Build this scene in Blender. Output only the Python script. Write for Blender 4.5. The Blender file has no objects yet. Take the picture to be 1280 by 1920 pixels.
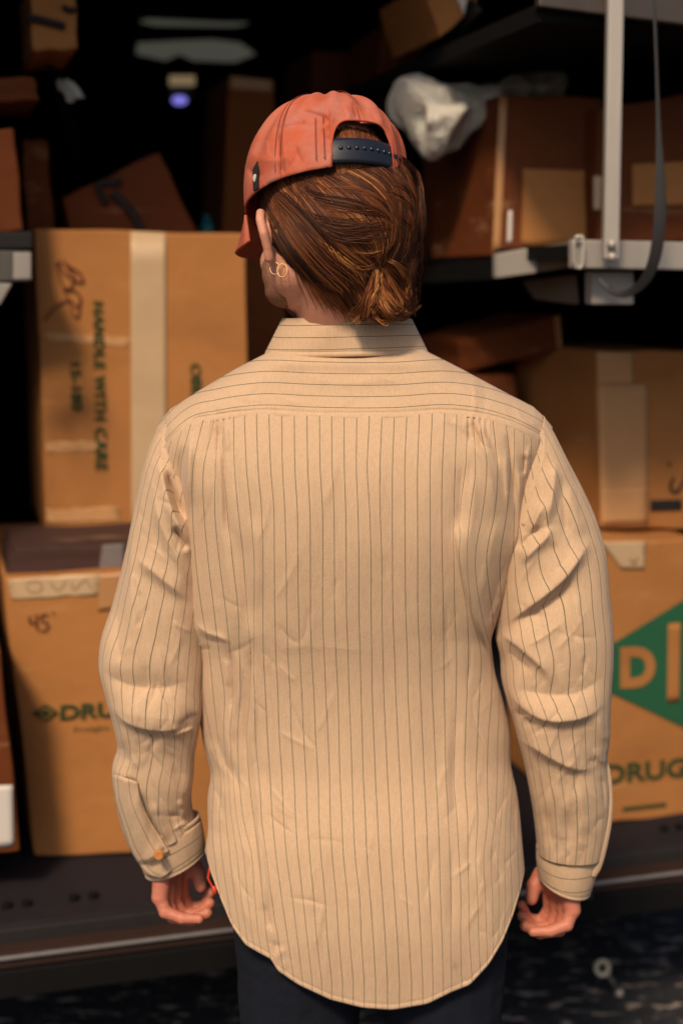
import bpy, math, random
import numpy as np
from mathutils import Vector, Matrix
rnd = random.Random(7); rng = np.random.default_rng(7)
sc = bpy.context.scene; col = sc.collection

# ------------------------------------------------------------ camera
CH, HOR, FPX = 1.52, 520.0, 2667.0
PIT = math.atan((960-HOR)/FPX)
cd = bpy.data.cameras.new('camera'); cam = bpy.data.objects.new('camera', cd); col.objects.link(cam)
cd.sensor_fit = 'VERTICAL'; cd.sensor_height = 36; cd.lens = 50
cam.location = (0, 0, CH); cam.rotation_euler = (math.pi/2-PIT, 0, 0)
cd.clip_start = 0.05; cd.clip_end = 500
cd.dof.use_dof = True; cd.dof.focus_distance = 1.79; cd.dof.aperture_fstop = 2.3
sc.camera = cam
# ------------------------------------------------------------ sky, sun, exposure
SUN_EL, SUN_AZ = 46, 16      # azimuth: degrees left of straight behind the camera
w = bpy.data.worlds.new('World'); sc.world = w; w.use_nodes = True
nt = w.node_tree; bgn = nt.nodes['Background']
sky = nt.nodes.new('ShaderNodeTexSky'); sky.sky_type = 'NISHITA'; sky.sun_disc = False
sky.sun_elevation = math.radians(SUN_EL); sky.sun_rotation = math.radians(180+SUN_AZ)
sky.dust_density = 4; sky.air_density = 1.0
nt.links.new(sky.outputs[0], bgn.inputs[0]); bgn.inputs[1].default_value = 0.085
sd = bpy.data.lights.new('sun', 'SUN'); so = bpy.data.objects.new('sun', sd); col.objects.link(so)
sd.energy = 3.3; sd.angle = math.radians(9); sd.color = (1.0, 0.77, 0.52)
e, a = math.radians(SUN_EL), math.radians(SUN_AZ)
sdir = Vector((-math.cos(e)*math.sin(a), -math.cos(e)*math.cos(a), math.sin(e)))
so.rotation_euler = sdir.to_track_quat('Z', 'Y').to_euler()
vs = sc.view_settings; vs.view_transform = 'Standard'; vs.look = 'None'; vs.gamma = 1; vs.exposure = 0.0
vs.use_curve_mapping = False
sc.cycles.max_bounces = 6

# ------------------------------------------------------------ pixel helpers
cP, sP = math.cos(PIT), math.sin(PIT)
def rays(px, py):
    px = np.asarray(px, float); py = np.asarray(py, float)
    xc = (px-640)/FPX; yc = (960-py)/FPX
    return np.stack([xc, cP+yc*sP, -sP+yc*cP], -1)
def at(px, py, Y):
    d = rays(px, py); t = np.asarray(Y, float)/d[..., 1]
    p = d*t[..., None]; p[..., 2] += CH
    return p
def atv(px, py, Y): return Vector(at(px, py, Y).tolist())
def topx(p):
    p = np.asarray(p, float); x = p[..., 0]; y = p[..., 1]; z = p[..., 2]-CH
    dz = y*cP - z*sP; u = y*sP + z*cP
    return 640+FPX*x/dz, 960-FPX*u/dz
def interp(x, tab):
    t = np.array(tab, float); return np.interp(x, t[:, 0], t[:, 1])
def smooth_interp(x, tab):
    t = np.array(tab, float); X, Yv = t[:, 0], t[:, 1]
    x = np.clip(np.asarray(x, float), X[0], X[-1])
    m = np.gradient(Yv, X); i = np.clip(np.searchsorted(X, x)-1, 0, len(X)-2)
    h = X[i+1]-X[i]; s = (x-X[i])/h
    return (2*s**3-3*s**2+1)*Yv[i]+(s**3-2*s**2+s)*h*m[i]+(-2*s**3+3*s**2)*Yv[i+1]+(s**3-s**2)*h*m[i+1]

# ------------------------------------------------------------ objects
def tag(o, label=None, cat=None, group=None, kind=None):
    for k, v in (('label', label), ('category', cat), ('group', group), ('kind', kind)):
        if v: o[k] = v
    return o
def empty(name, loc=(0, 0, 0)):
    o = bpy.data.objects.new(name, None); col.objects.link(o); o.location = loc; o.empty_display_size = .1
    return o
def link(name, me, mat=None, parent=None, smooth=True):
    o = bpy.data.objects.new(name, me); col.objects.link(o)
    if mat: me.materials.append(mat)
    if smooth: me.polygons.foreach_set('use_smooth', [True]*len(me.polygons))
    if parent:
        o.parent = parent
        M = Matrix.Identity(4); p = parent
        while p: M = Matrix.Translation(p.location) @ M if True else M; p = p.parent
        if parent.type == 'EMPTY' or parent.location.length > 0:
            o.matrix_parent_inverse = Matrix.Translation(-sum_loc(parent))
    return o
def sum_loc(p):
    v = Vector((0, 0, 0))
    while p: v += p.location; p = p.parent
    return v
def mesh(name, V, F, uv=None):
    me = bpy.data.meshes.new(name)
    V = np.asarray(V, float)
    me.from_pydata(V.tolist(), [], F if isinstance(F, list) else F.tolist()); me.update()
    if uv is not None:
        ul = me.uv_layers.new(name='stripe')
        li = np.empty(len(me.loops), int); me.loops.foreach_get('vertex_index', li)
        ul.data.foreach_set('uv', np.asarray(uv, float)[li].ravel())
    return me
def grid_faces(nr, nc, wrap=False):
    r = np.arange(nr-1)[:, None]; c = np.arange(nc if wrap else nc-1)[None, :]
    a_ = r*nc+c; b_ = r*nc+(c+1) % nc; d_ = (r+1)*nc+c; e_ = (r+1)*nc+(c+1) % nc
    return np.stack([a_, d_, e_, b_], -1).reshape(-1, 4)
def solid(o, t, off=-1):
    m = o.modifiers.new('s', 'SOLIDIFY'); m.thickness = t; m.offset = off
class MB:
    def __init__(s): s.V = []; s.F = []
    def add(s, V, F):
        n = len(s.V); s.V += [tuple(v) for v in V]; s.F += [tuple(i+n for i in f) for f in F]
    def box(s, c, h, M=None):
        V = [Vector((x*h[0], y*h[1], z*h[2])) for x in (-1, 1) for y in (-1, 1) for z in (-1, 1)]
        if M: V = [M @ v for v in V]
        s.add([v+Vector(c) for v in V], [(0, 1, 3, 2), (4, 6, 7, 5), (0, 4, 5, 1), (2, 3, 7, 6), (0, 2, 6, 4), (1, 5, 7, 3)])
    def tube(s, pts, r, n=8, cap=True):
        pts = [Vector(p) for p in pts]; R = r if isinstance(r, (list, tuple)) else [r]*len(pts)
        base = len(s.V); up = None
        for i, p in enumerate(pts):
            t = (pts[min(i+1, len(pts)-1)]-pts[max(i-1, 0)]).normalized()
            if up is None: up = t.orthogonal().normalized()
            up = (up-t*up.dot(t)).normalized(); b = t.cross(up)
            for k in range(n):
                q = 2*math.pi*k/n; s.V.append(tuple(p+(up*math.cos(q)+b*math.sin(q))*R[i]))
        for i in range(len(pts)-1):
            for k in range(n):
                s.F.append((base+i*n+k, base+i*n+(k+1) % n, base+(i+1)*n+(k+1) % n, base+(i+1)*n+k))
        if cap:
            s.F.append(tuple(base+k for k in range(n))[::-1]); e_ = base+(len(pts)-1)*n; s.F.append(tuple(e_+k for k in range(n)))
    def sphere(s, c, r, M=None, nu=24, nv=14):
        r = r if isinstance(r, (tuple, list)) else (r, r, r); c = Vector(c); base = len(s.V)
        for j in range(nv+1):
            ph = math.pi*j/nv
            for i in range(nu):
                th = 2*math.pi*i/nu
                v = Vector((math.sin(ph)*math.cos(th)*r[0], math.sin(ph)*math.sin(th)*r[1], math.cos(ph)*r[2]))
                s.V.append(tuple((M @ v if M else v)+c))
        for j in range(nv):
            for i in range(nu):
                s.F.append((base+j*nu+i, base+(j+1)*nu+i, base+(j+1)*nu+(i+1) % nu, base+j*nu+(i+1) % nu))
    def caps(s, p0, r0, p1, r1, n=16):
        p0, p1 = Vector(p0), Vector(p1); d = (p1-p0); L = d.length; t = d.normalized()
        P, R = [], []
        for k in range(6): q = math.pi/2*(1-k/5); P.append(p0-t*r0*math.sin(q)); R.append(max(r0*math.cos(q), 1e-4))
        for k in range(6): q = math.pi/2*k/5; P.append(p1+t*r1*math.sin(q)); R.append(max(r1*math.cos(q), 1e-4))
        s.tube(P, R, n)
    def build(s, name, mat, parent=None, smooth=False, bevel=0, seg=2):
        me = bpy.data.meshes.new(name); me.from_pydata(s.V, [], s.F); me.update()
        o = link(name, me, mat, parent, smooth)
        if bevel:
            m = o.modifiers.new('b', 'BEVEL'); m.width = bevel; m.segments = seg; m.limit_method = 'ANGLE'
        return o
def remesh(o, vox, it=4, fac=.5):
    m = o.modifiers.new('r', 'REMESH'); m.mode = 'VOXEL'; m.voxel_size = vox
    m = o.modifiers.new('s', 'SMOOTH'); m.factor = fac; m.iterations = it
    dg = bpy.context.evaluated_depsgraph_get(); dg.update()
    me = bpy.data.meshes.new_from_object(o.evaluated_get(dg))
    o.modifiers.clear(); o.data = me
    me.polygons.foreach_set('use_smooth', [True]*len(me.polygons))

# ------------------------------------------------------------ materials
def M_(name, c=(.5, .5, .5), rough=.7, metal=0, spec=.5):
    m = bpy.data.materials.new(name); m.use_nodes = True; b = m.node_tree.nodes['Principled BSDF']
    b.inputs['Base Color'].default_value = (*c, 1); b.inputs['Roughness'].default_value = rough
    b.inputs['Metallic'].default_value = metal; b.inputs['Specular IOR Level'].default_value = spec
    return m, m.node_tree, b
def N(nt, t, **kw):
    n = nt.nodes.new(t)
    for k, v in kw.items(): setattr(n, k, v)
    return n
def mathn(nt, op, a_, b_=None, clamp=False):
    n = N(nt, 'ShaderNodeMath', operation=op, use_clamp=clamp)
    for i, v in enumerate((a_, b_)):
        if v is None: continue
        if hasattr(v, 'links') or isinstance(v, bpy.types.NodeSocket): nt.links.new(v, n.inputs[i])
        else: n.inputs[i].default_value = v
    return n.outputs[0]
def mix(nt, f, a_, b_, blend='MIX'):
    n = N(nt, 'ShaderNodeMix', data_type='RGBA', blend_type=blend)
    for i, v in ((0, f), (6, a_), (7, b_)):
        if isinstance(v, bpy.types.NodeSocket): nt.links.new(v, n.inputs[i])
        elif i == 0: n.inputs[0].default_value = v
        else: n.inputs[i].default_value = (*v, 1) if len(v) == 3 else v
    return n.outputs[2]
def noise(nt, scale, detail=4, vec=None, stretch=None, rough=.6):
    tc = N(nt, 'ShaderNodeTexCoord'); src = vec or tc.outputs['Object']
    if stretch:
        mp = N(nt, 'ShaderNodeMapping'); mp.inputs['Scale'].default_value = stretch
        nt.links.new(src, mp.inputs[0]); src = mp.outputs[0]
    n = N(nt, 'ShaderNodeTexNoise'); n.inputs['Scale'].default_value = scale; n.inputs['Detail'].default_value = detail
    n.inputs['Roughness'].default_value = rough
    nt.links.new(src, n.inputs['Vector']); return n.outputs[0]
def ramp(nt, f, stops):
    r = N(nt, 'ShaderNodeValToRGB'); nt.links.new(f, r.inputs[0]); el = r.color_ramp.elements
    while len(el) < len(stops): el.new(.5)
    for x, (p, c) in zip(el, stops): x.position = p; x.color = (*c, 1) if len(c) == 3 else c
    return r.outputs[0]
def bump(nt, b, h, strength=.3, dist=.001):
    n = N(nt, 'ShaderNodeBump'); n.inputs['Strength'].default_value = strength; n.inputs['Distance'].default_value = dist
    nt.links.new(h, n.inputs['Height']); nt.links.new(n.outputs[0], b.inputs['Normal'])

def shirt_mat(name, plain=False, lw=.029):
    m, t, b = M_(name, rough=.85, spec=.2)
    uvn = N(t, 'ShaderNodeUVMap', uv_map='stripe'); sp = N(t, 'ShaderNodeSeparateXYZ'); t.links.new(uvn.outputs[0], sp.inputs[0])
    base = mix(t, noise(t, 9, 3), (.615, .425, .275), (.675, .475, .315))
    fib = ramp(t, noise(t, 380, 4), [(.35, (0, 0, 0)), (.7, (1, 1, 1))])
    base = mix(t, mathn(t, 'MULTIPLY', fib, .2), base, (.36, .235, .145))
    base = mix(t, mathn(t, 'MULTIPLY', ramp(t, noise(t, 60, 3, stretch=(6, 6, .5)), [(.4, (0, 0, 0)), (.75, (1, 1, 1))]), .35), base, (.47, .31, .20))
    if not plain:
        f = mathn(t, 'FRACT', sp.outputs[0]); d = mathn(t, 'ABSOLUTE', mathn(t, 'SUBTRACT', f, .5))
        wob = mathn(t, 'MULTIPLY', mathn(t, 'SUBTRACT', noise(t, 260, 2), .5), .02)
        d = mathn(t, 'ADD', d, wob)
        mk = mathn(t, 'SUBTRACT', 1, mathn(t, 'DIVIDE', mathn(t, 'SUBTRACT', d, lw*.8), lw*.5), True)
        mk = mathn(t, 'MULTIPLY', mk, .85)
        base = mix(t, mk, base, (.060, .075, .045))
    t.links.new(base, b.inputs['Base Color'])
    b.inputs['Sheen Weight'].default_value = .15
    h = mathn(t, 'ADD', mathn(t, 'MULTIPLY', noise(t, 800, 3), 1.1), mathn(t, 'MULTIPLY', noise(t, 28, 6, stretch=(1, 1, .45), rough=.65), 3.0))
    bump(t, b, h, .6, .0016)
    return m
SH = shirt_mat('striped_cloth'); SHP = shirt_mat('cloth_tape', True)
def skin_mat():
    m, t, b = M_('skin', rough=.5)
    c = mix(t, noise(t, 22, 5), (.74, .41, .29), (.62, .235, .15))
    c = mix(t, mathn(t, 'MULTIPLY', noise(t, 160, 3), .3), c, (.42, .14, .09))
    tc = N(t, 'ShaderNodeTexCoord'); sz = N(t, 'ShaderNodeSeparateXYZ'); t.links.new(tc.outputs['Object'], sz.inputs[0])
    k = mathn(t, 'DIVIDE', mathn(t, 'SUBTRACT', 1.0, sz.outputs[2]), .12, True)
    c = mix(t, mathn(t, 'MULTIPLY', k, .7), c, (.50, .15, .095))
    t.links.new(c, b.inputs['Base Color']); b.inputs['Subsurface Weight'].default_value = .2
    b.inputs['Subsurface Radius'].default_value = (.01, .003, .0015); b.inputs['Subsurface Scale'].default_value = 1
    bump(t, b, mathn(t, 'ADD', noise(t, 500, 3), mathn(t, 'MULTIPLY', noise(t, 90, 4, stretch=(.4, .4, 1.8)), 1.5)), .4, .0012); return m
SKIN = skin_mat()
def hair_mat(name, stops):
    m, t, b = M_(name, rough=.62, spec=.25)
    uvn = N(t, 'ShaderNodeUVMap', uv_map='stripe'); sp = N(t, 'ShaderNodeSeparateXYZ'); t.links.new(uvn.outputs[0], sp.inputs[0])
    t.links.new(ramp(t, sp.outputs[0], stops), b.inputs['Base Color']); return m
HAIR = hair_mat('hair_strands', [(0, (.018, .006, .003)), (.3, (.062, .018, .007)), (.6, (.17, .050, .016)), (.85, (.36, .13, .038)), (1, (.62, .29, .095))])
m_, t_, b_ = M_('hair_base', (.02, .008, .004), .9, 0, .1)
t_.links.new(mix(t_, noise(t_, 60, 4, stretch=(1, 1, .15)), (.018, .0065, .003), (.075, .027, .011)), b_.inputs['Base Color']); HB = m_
def cap_mat():
    m, t, b = M_('washed_orange_canvas', rough=.9, spec=.15)
    c = mix(t, ramp(t, noise(t, 22, 6), [(.42, (0, 0, 0)), (.7, (1, 1, 1))]), (.52, .125, .066), (.50, .215, .17))
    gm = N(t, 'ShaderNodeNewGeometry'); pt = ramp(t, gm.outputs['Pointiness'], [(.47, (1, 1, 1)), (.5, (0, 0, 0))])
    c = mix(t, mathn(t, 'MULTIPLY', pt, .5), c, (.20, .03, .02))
    c = mix(t, mathn(t, 'MULTIPLY', noise(t, 900, 2), .3), c, (.40, .06, .035))
    t.links.new(c, b.inputs['Base Color']); bump(t, b, mathn(t, 'ADD', noise(t, 1100, 2), mathn(t, 'MULTIPLY', noise(t, 45, 5), 2)), .5, .0015); return m
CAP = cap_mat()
DK = M_('dark_thread', (.16, .03, .022), .9)[0]
NAVY = M_('navy_plastic', (.010, .014, .028), .42)[0]
GOLD = M_('gold', (.55, .36, .16), .4, 1)[0]
def denim():
    m, t, b = M_('dark_denim', rough=.9, spec=.2)
    t.links.new(mix(t, noise(t, 500, 2, stretch=(1, 1, .3)), (.004, .005, .010), (.012, .015, .026)), b.inputs['Base Color'])
    bump(t, b, noise(t, 40, 5), .5, .004); return m
DENIM = denim()
RED = M_('red_cord', (.75, .06, .03), .7)[0]
BTN = M_('amber_button', (.55, .22, .07), .3)[0]
SCUFF = None
def cardboard(name, c1=(.37, .152, .045), c2=(.44, .19, .06), dirt=.4):
    m, t, b = M_(name, rough=.75, spec=.25)
    c = mix(t, noise(t, 5, 5), c1, c2)
    c = mix(t, mathn(t, 'MULTIPLY', ramp(t, noise(t, 3.5, 7, stretch=(1, 1, 2)), [(.5, (0, 0, 0)), (.72, (1, 1, 1))]), dirt), c, tuple(x*.6 for x in c1))
    c = mix(t, mathn(t, 'MULTIPLY', ramp(t, noise(t, 9, 6, stretch=(.3, 1, 2.5)), [(.6, (0, 0, 0)), (.75, (1, 1, 1))]), .35), c, (.55, .35, .18))
    t.links.new(c, b.inputs['Base Color'])
    bump(t, b, mathn(t, 'ADD', noise(t, 8, 6), mathn(t, 'MULTIPLY', noise(t, 300, 2, stretch=(1, 1, .05)), .15)), .6, .008); return m
CB = cardboard('cardboard'); CBD = cardboard('shaded_cardboard', (.11, .027, .006), (.15, .038, .008))  # CBD: cardboard with the van's interior shade put into its colour
CBM = cardboard('reddish_cardboard', (.20, .058, .014), (.26, .08, .02))
CBL = cardboard('light_cardboard', (.46, .26, .11), (.50, .29, .13), .2)
def tape_mat(name, c=(.37, .185, .075), rough=.4):
    m, t, b = M_(name, c, rough)
    t.links.new(mix(t, noise(t, 14, 5, stretch=(.4, 1, 1)), c, tuple(min(1, x*1.3) for x in c)), b.inputs['Base Color'])
    bump(t, b, noise(t, 30, 4), .4, .003); return m
TAPE = tape_mat('packing_tape'); TAPE2 = tape_mat('frosted_tape', (.46, .32, .19), .4)
SCUFF = cardboard('scuffed_card', (.50, .25, .10), (.58, .33, .16), .2)
WLAB = M_('white_paper', (.62, .58, .55), .6)[0]
GREEN = M_('green_ink', (.012, .10, .045), .7)[0]; GREEN2 = M_('green_print', (.040, .062, .026), .9, 0, .1)[0]
INK = M_('marker_ink', (.10, .018, .012), .7)[0]; BLK = M_('black_ink', (.012, .010, .012), .7)[0]
def metal_mat(name, c=(.42, .39, .36), rough=.38, met=.75):
    m, t, b = M_(name, c, rough, met, .5 if max(c) > .15 else .15)
    t.links.new(mix(t, noise(t, 30, 6, stretch=(1, 1, .1)), tuple(x*.65 for x in c), c), b.inputs['Base Color'])
    bump(t, b, noise(t, 20, 4), .15, .002); return m
ALU = metal_mat('aluminium', (.50, .46, .42), .45, .25); STEEL = metal_mat('painted_steel', (.03, .028, .03), .6, .1)
DARK = metal_mat('dark_panel', (.006, .006, .007), .8, 0); RUST = metal_mat('worn_step', (.045, .026, .022), .6, .1)
STRAP = M_('black_webbing', (.018, .017, .02), .6)[0]
def poly_mat():
    m, t, b = M_('white_plastic_film', (.52, .50, .46), .35)
    b.inputs['Subsurface Weight'].default_value = .3; bump(t, b, mathn(t, 'ABSOLUTE', mathn(t, 'SUBTRACT', noise(t, 14, 5), .5)), 1.0, .03); return m
POLY = poly_mat()

# ------------------------------------------------------------ ground
def ground():
    m, t, b = M_('asphalt', rough=.85, spec=.2)
    c = mix(t, noise(t, 60, 5), (.010, .012, .018), (.045, .045, .052))
    sp_ = ramp(t, noise(t, 16, 3, stretch=(1, 2.2, 1)), [(.56, (0, 0, 0)), (.66, (1, 1, 1))])
    c = mix(t, mathn(t, 'MULTIPLY', sp_, .8), c, (.42, .36, .32))
    t.links.new(c, b.inputs['Base Color']); bump(t, b, noise(t, 22, 6), .9, .02)
    V = [(-60, -60, 0), (60, -60, 0), (60, 60, 0), (-60, 60, 0)]
    o = link('ground', mesh('ground', V, [(0, 1, 2, 3)]), m, None, False); tag(o, kind='structure')
ground()

# ------------------------------------------------------------ van
TH = math.radians(16); EX = Vector((math.cos(TH), math.sin(TH), 0)); EY = Vector((-math.sin(TH), math.cos(TH), 0)); EZ = Vector((0, 0, 1))
VO = Vector((0, 2.565, .40))                      # on the rear floor edge, in front of the camera
RV = Matrix((EX, EY, EZ)).transposed()
def vp(x, y, z): return VO+EX*x+EY*y+EZ*z
van = empty('delivery_van', (VO.x, VO.y, 0))
tag(van, 'open dark cargo van seen from behind with its rear bumper step, racks of parcels inside', 'van')
def vbox(mb, x0, x1, y0, y1, z0, z1):
    c = vp((x0+x1)/2, (y0+y1)/2, (z0+z1)/2); mb.box(c, ((x1-x0)/2, (y1-y0)/2, (z1-z0)/2), RV)
def vpart(name, mat, *boxes, bevel=.004, parent=None):
    mb = MB()
    for b in boxes: vbox(mb, *b)
    return mb.build(name, mat, parent or van, bevel=bevel)
FLOORM = metal_mat('scuffed_floor', (.020, .018, .024), .7, 0)
XL, XR, LEN, ZR = -.95, 1.05, 4.2, 1.95
vpart('cargo_floor', FLOORM, (XL, XR, -.04, LEN, -.05, -.006))
vpart('side_wall', DARK, (XL-.05, XL-.003, -.04, LEN, -.12, ZR)); vpart('side_wall', DARK, (XR+.003, XR+.05, -.04, LEN, -.12, ZR))
vpart('roof', DARK, (XL-.05, XR+.05, -.04, LEN+.08, ZR+.003, ZR+.05))
vpart('bulkhead', DARK, (XL, XR, LEN+.003, LEN+.05, -.1, ZR))
vpart('rear_pillar', STEEL, (XL-.08, XL+.02, -.10, -.043, -.1, ZR+.1)); vpart('rear_pillar', STEEL, (XR-.02, XR+.08, -.10, -.043, -.1, ZR+.1))
# roof ribs
for k in range(7): vpart('roof_rib', DARK, (XL+.01, XR-.01, .5+.5*k, .56+.5*k, ZR-.05, ZR))
vpart('rear_sill', STEEL, (XL, XR, -.050, -.043, -.045, -.010))
bum = vpart('bumper', RUST, (XL-.03, XR+.03, -.10, -.053, -.060, -.032))
vpart('step_edge', metal_mat('worn_edge', (.24, .23, .24), .5, .2), (XL+.3, XR-.06, -.108, -.1025, -.040, -.033), parent=bum, bevel=.002)
vpart('bumper_face', DARK, (XL-.03, XR+.03, -.101, -.06, -.115, -.0625), parent=bum)
for bx in (-.62, -.50, -.25, .7): 
    mb = MB(); mb.tube([vp(bx, .03, -.007), vp(bx, .03, .004)], .009, 10); mb.tube([vp(bx+.035, .03, -.007), vp(bx+.035, .03, .004)], .009, 10); mb.build('bolt', DARK, bum)
# undercarriage shadow mass
vpart('chassis', DARK, (XL+.1, XR-.1, .1, LEN, -.09, -.053))
def wheel(x, y):
    mb = MB(); c = vp(x, y, -.43+.33); mb.tube([c-EX*.11, c-EX*.105, c+EX*.105, c+EX*.11], [.30, .33, .33, .30], 36)
    wo = mb.build('wheel', M_('rubber', (.012, .012, .012), .8)[0], van)
    mb = MB(); mb.tube([c-EX*.118, c+EX*.118], .19, 24); mb.build('rim', STEEL, wo)
for x in (XL+.1, XR-.1):
    for y in (.9, 3.9): wheel(x, y)
# racks
def pbox(name, quad, Y0, Y1, dpt, mat, parent, bevel=.003, off=0):
    """box whose front face passes the four pixels (TL,TR,BR,BL), at depth Y0 left / Y1 right"""
    xs = [q[0] for q in quad]; x0, x1 = min(xs), max(xs)
    F = []
    for q in quad:
        Y = Y0+(Y1-Y0)*(q[0]-x0)/max(1e-6, x1-x0)-off; F.append(atv(q[0], q[1], Y))
    d = dpt if isinstance(dpt, Vector) else EY*dpt
    V = F+[f+d for f in F]
    mb = MB(); mb.add(V, [(0, 3, 2, 1), (4, 5, 6, 7), (0, 1, 5, 4), (1, 2, 6, 5), (2, 3, 7, 6), (3, 0, 4, 7)])
    return mb.build(name, mat, parent, bevel=bevel)
rack = pbox('shelf', [(1078, 449), (1330, 455), (1330, 507), (1078, 503)], 2.50, 2.60, EY*.03, ALU, van)
pbox('shelf_rail', [(930, 476), (1006, 462), (1006, 512), (930, 522)], 2.79, 2.72, EY*.02, ALU, rack)
pbox('shelf_rail', [(1008, 464), (1080, 450), (1080, 500), (1008, 511)], 2.72, 2.60, EY*.02, metal_mat('stained_aluminium', (.20, .16, .13), .5, .3), rack)
pbox('shelf_board', [(560, 522), (928, 484), (928, 524), (560, 545)], 4.6, 2.82, EY*.02, DARK, rack)
pbox('bracket', [(1109, 509), (1188, 509), (1188, 571), (1109, 571)], 2.56, 2.60, EY*.03, ALU, rack)
pbox('bracket', [(988, 526), (1080, 514), (1085, 571), (1012, 562)], 2.9, 2.72, EY*.03, metal_mat('dull_aluminium', (.28, .23, .19), .5, .3), rack)
mb = MB(); loop = [(1076, 450), (1080, 444), (1090, 443), (1093, 452), (1092, 495), (1087, 503), (1078, 501), (1075, 490), (1075, 455), (1076, 450)]
mb.tube([atv(x, y, 2.49) for x, y in loop], .0035, 8); mb.build('wire_loop', ALU, rack, True)
# solid deck of the shelf
def deck(name, pts, Y, z_t, mat, parent):
    pass
def zpt(px, py, z):
    d = rays(px, py); t = (z-CH)/d[2]; return Vector((d[0]*t, d[1]*t, z))
zs = atv(1078, 449, 2.5).z
mb = MB(); A = atv(1080, 452, 2.53); B = A+EX*.75; C_ = A+EY*1.9
V = [A, B, B+EY*1.9, C_]; V = [v+Vector((0, 0, -.006)) for v in V]+[v+Vector((0, 0, -.03)) for v in V]
mb.add(V, [(0, 1, 2, 3), (7, 6, 5, 4), (0, 4, 5, 1), (1, 5, 6, 2), (2, 6, 7, 3), (3, 7, 4, 0)]); mb.build('shelf_deck', DARK, rack)
# pole
mb = MB()
pt_, pb_ = atv(1153, -60, 2.47), atv(1143, 488, 2.47); dx = .0125
for (ox, oy, hw_) in ((0, 0, .0125),):
    d = (pb_-pt_); mb.box((pt_+pb_)/2, (.0135, .0135, d.length/2), d.to_track_quat('Z', 'Y').to_matrix())
pole = mb.build('support_pole', ALU, van, bevel=.004)
mb = MB(); mb.sphere(atv(1146, 458, 2.447), .008); mb.sphere(atv(1146, 482, 2.447), .008); mb.build('bolt', ALU, pole, True)
# upper shelf
up = pbox('shelf', [(1010, -30), (1330, -30), (1330, 52), (1010, 12)], 2.45, 2.52, EY*.02, metal_mat('shelf_lip', (.16, .13, .11)), van)
A = atv(1010, 5, 2.47); mb = MB(); V = [A, A+EX*.8, A+EX*.8+EY*2.2, A+EY*2.2]
V = V+[v+Vector((0, 0, -.03)) for v in V]
mb.add(V, [(0, 1, 2, 3), (7, 6, 5, 4), (0, 4, 5, 1), (1, 5, 6, 2), (2, 6, 7, 3), (3, 7, 4, 0)]); mb.build('shelf_deck', DARK, up)
pbox('shelf_rail', [(700, 190), (885, -5), (905, 20), (760, 200)], 4.0, 2.8, EY*.02, DARK, up)
# left rack
lr = pbox('shelf', [(-60, 469), (60, 471), (60, 527), (-60, 529)], 2.62, 2.68, EY*.03, metal_mat('dull_rail', (.16, .15, .14), .5, .2), van)
pbox('shelf_rail', [(26, 474), (59, 474), (59, 523), (26, 524)], 2.615, 2.63, EY*.004, ALU, lr)
pbox('shelf_board', [(-60, 437), (62, 434), (62, 466), (-60, 468)], 2.68, 2.72, EY*1.4, STEEL, lr)
pbox('rack_post', [(45, -40), (75, -40), (160, 300), (140, 300)], 2.9, 3.4, EY*.03, DARK, van)
pbox('bracket', [(-20, 530), (24, 532), (2, 570), (-20, 585)], 2.6, 2.62, EY*.01, ALU, lr)
# strap
mb = MB()
def ribbon(name, pts, Y, wd, mat, parent=None):
    P = [atv(x, y, Yk) for (x, y), Yk in zip(pts, Y)]; V, F = [], []
    for i, p in enumerate(P):
        t = (P[min(i+1, len(P)-1)]-P[max(0, i-1)]).normalized(); n = t.cross(Vector((0, 1, 0))).normalized()
        V += [p-n*wd[i], p+n*wd[i]]
    for i in range(len(P)-1): F.append((2*i, 2*i+1, 2*i+3, 2*i+2))
    o = link(name, mesh(name, [tuple(v) for v in V], F), mat, parent); solid(o, .002, 0)
    sub = o.modifiers.new('u', 'SUBSURF'); sub.levels = 2; sub.render_levels = 2; return o
sp_pts = [(1223, -30), (1228, 60), (1232, 180), (1234, 260), (1238, 340), (1237, 420), (1228, 490), (1206, 535), (1170, 555), (1140, 545), (1120, 520)]
s_ = ribbon('strap', sp_pts, [2.43]*6+[2.44, 2.46, 2.48, 2.49, 2.5], [.003, .003, .003, .005, .010, .0115, .012, .010, .008, .007, .004], STRAP)
tag(s_, 'black webbing strap hanging from the top shelf beside the aluminium pole', 'strap')
# bulkhead pale shapes, dome lamp
def ppart(name, pts, Y, mat, parent, th=.02):
    P = [atv(x, y, Y) for x, y in pts]; n = len(P); Q = [p+Vector((0, th, 0)) for p in P]
    mb = MB(); mb.add(P+Q, [tuple(range(n))[::-1], tuple(range(n, 2*n))]+[(i, (i+1) % n, n+(i+1) % n, n+i) for i in range(n)])
    return mb.build(name, mat, parent)
PALE, t, b = M_('pale_light_glow', (.5, .5, .43), .5); b.inputs['Emission Color'].default_value = (.5, .5, .4, 1); b.inputs['Emission Strength'].default_value = .10  # glow added to stand for skylight falling on the roof ribs
pl = ppart('rib_light_shape', [(262, 40), (325, 18), (345, 0), (372, 2), (385, 18), (465, 42), (440, 48), (290, 46)], 4.6, PALE, van)
ppart('rib_light_shape', [(258, 80), (340, 76), (400, 74), (450, 80), (478, 100), (440, 115), (360, 112), (335, 100), (310, 112), (255, 100)], 4.6, PALE, van)
lamp = pbox('dome_lamp', [(318, 142), (366, 142), (362, 190), (322, 190)], 4.3, 4.35, EY*.04, M_('lamp_shell', (.10, .12, .09), .4)[0], None, .01)
tag(lamp, 'small grey interior lamp with a glowing violet lens under a cream top', 'lamp')
lt, t, b = M_('cream_glow', (.5, .4, .25)); b.inputs['Emission Color'].default_value = (.5, .35, .18, 1); b.inputs['Emission Strength'].default_value = .35
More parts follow.
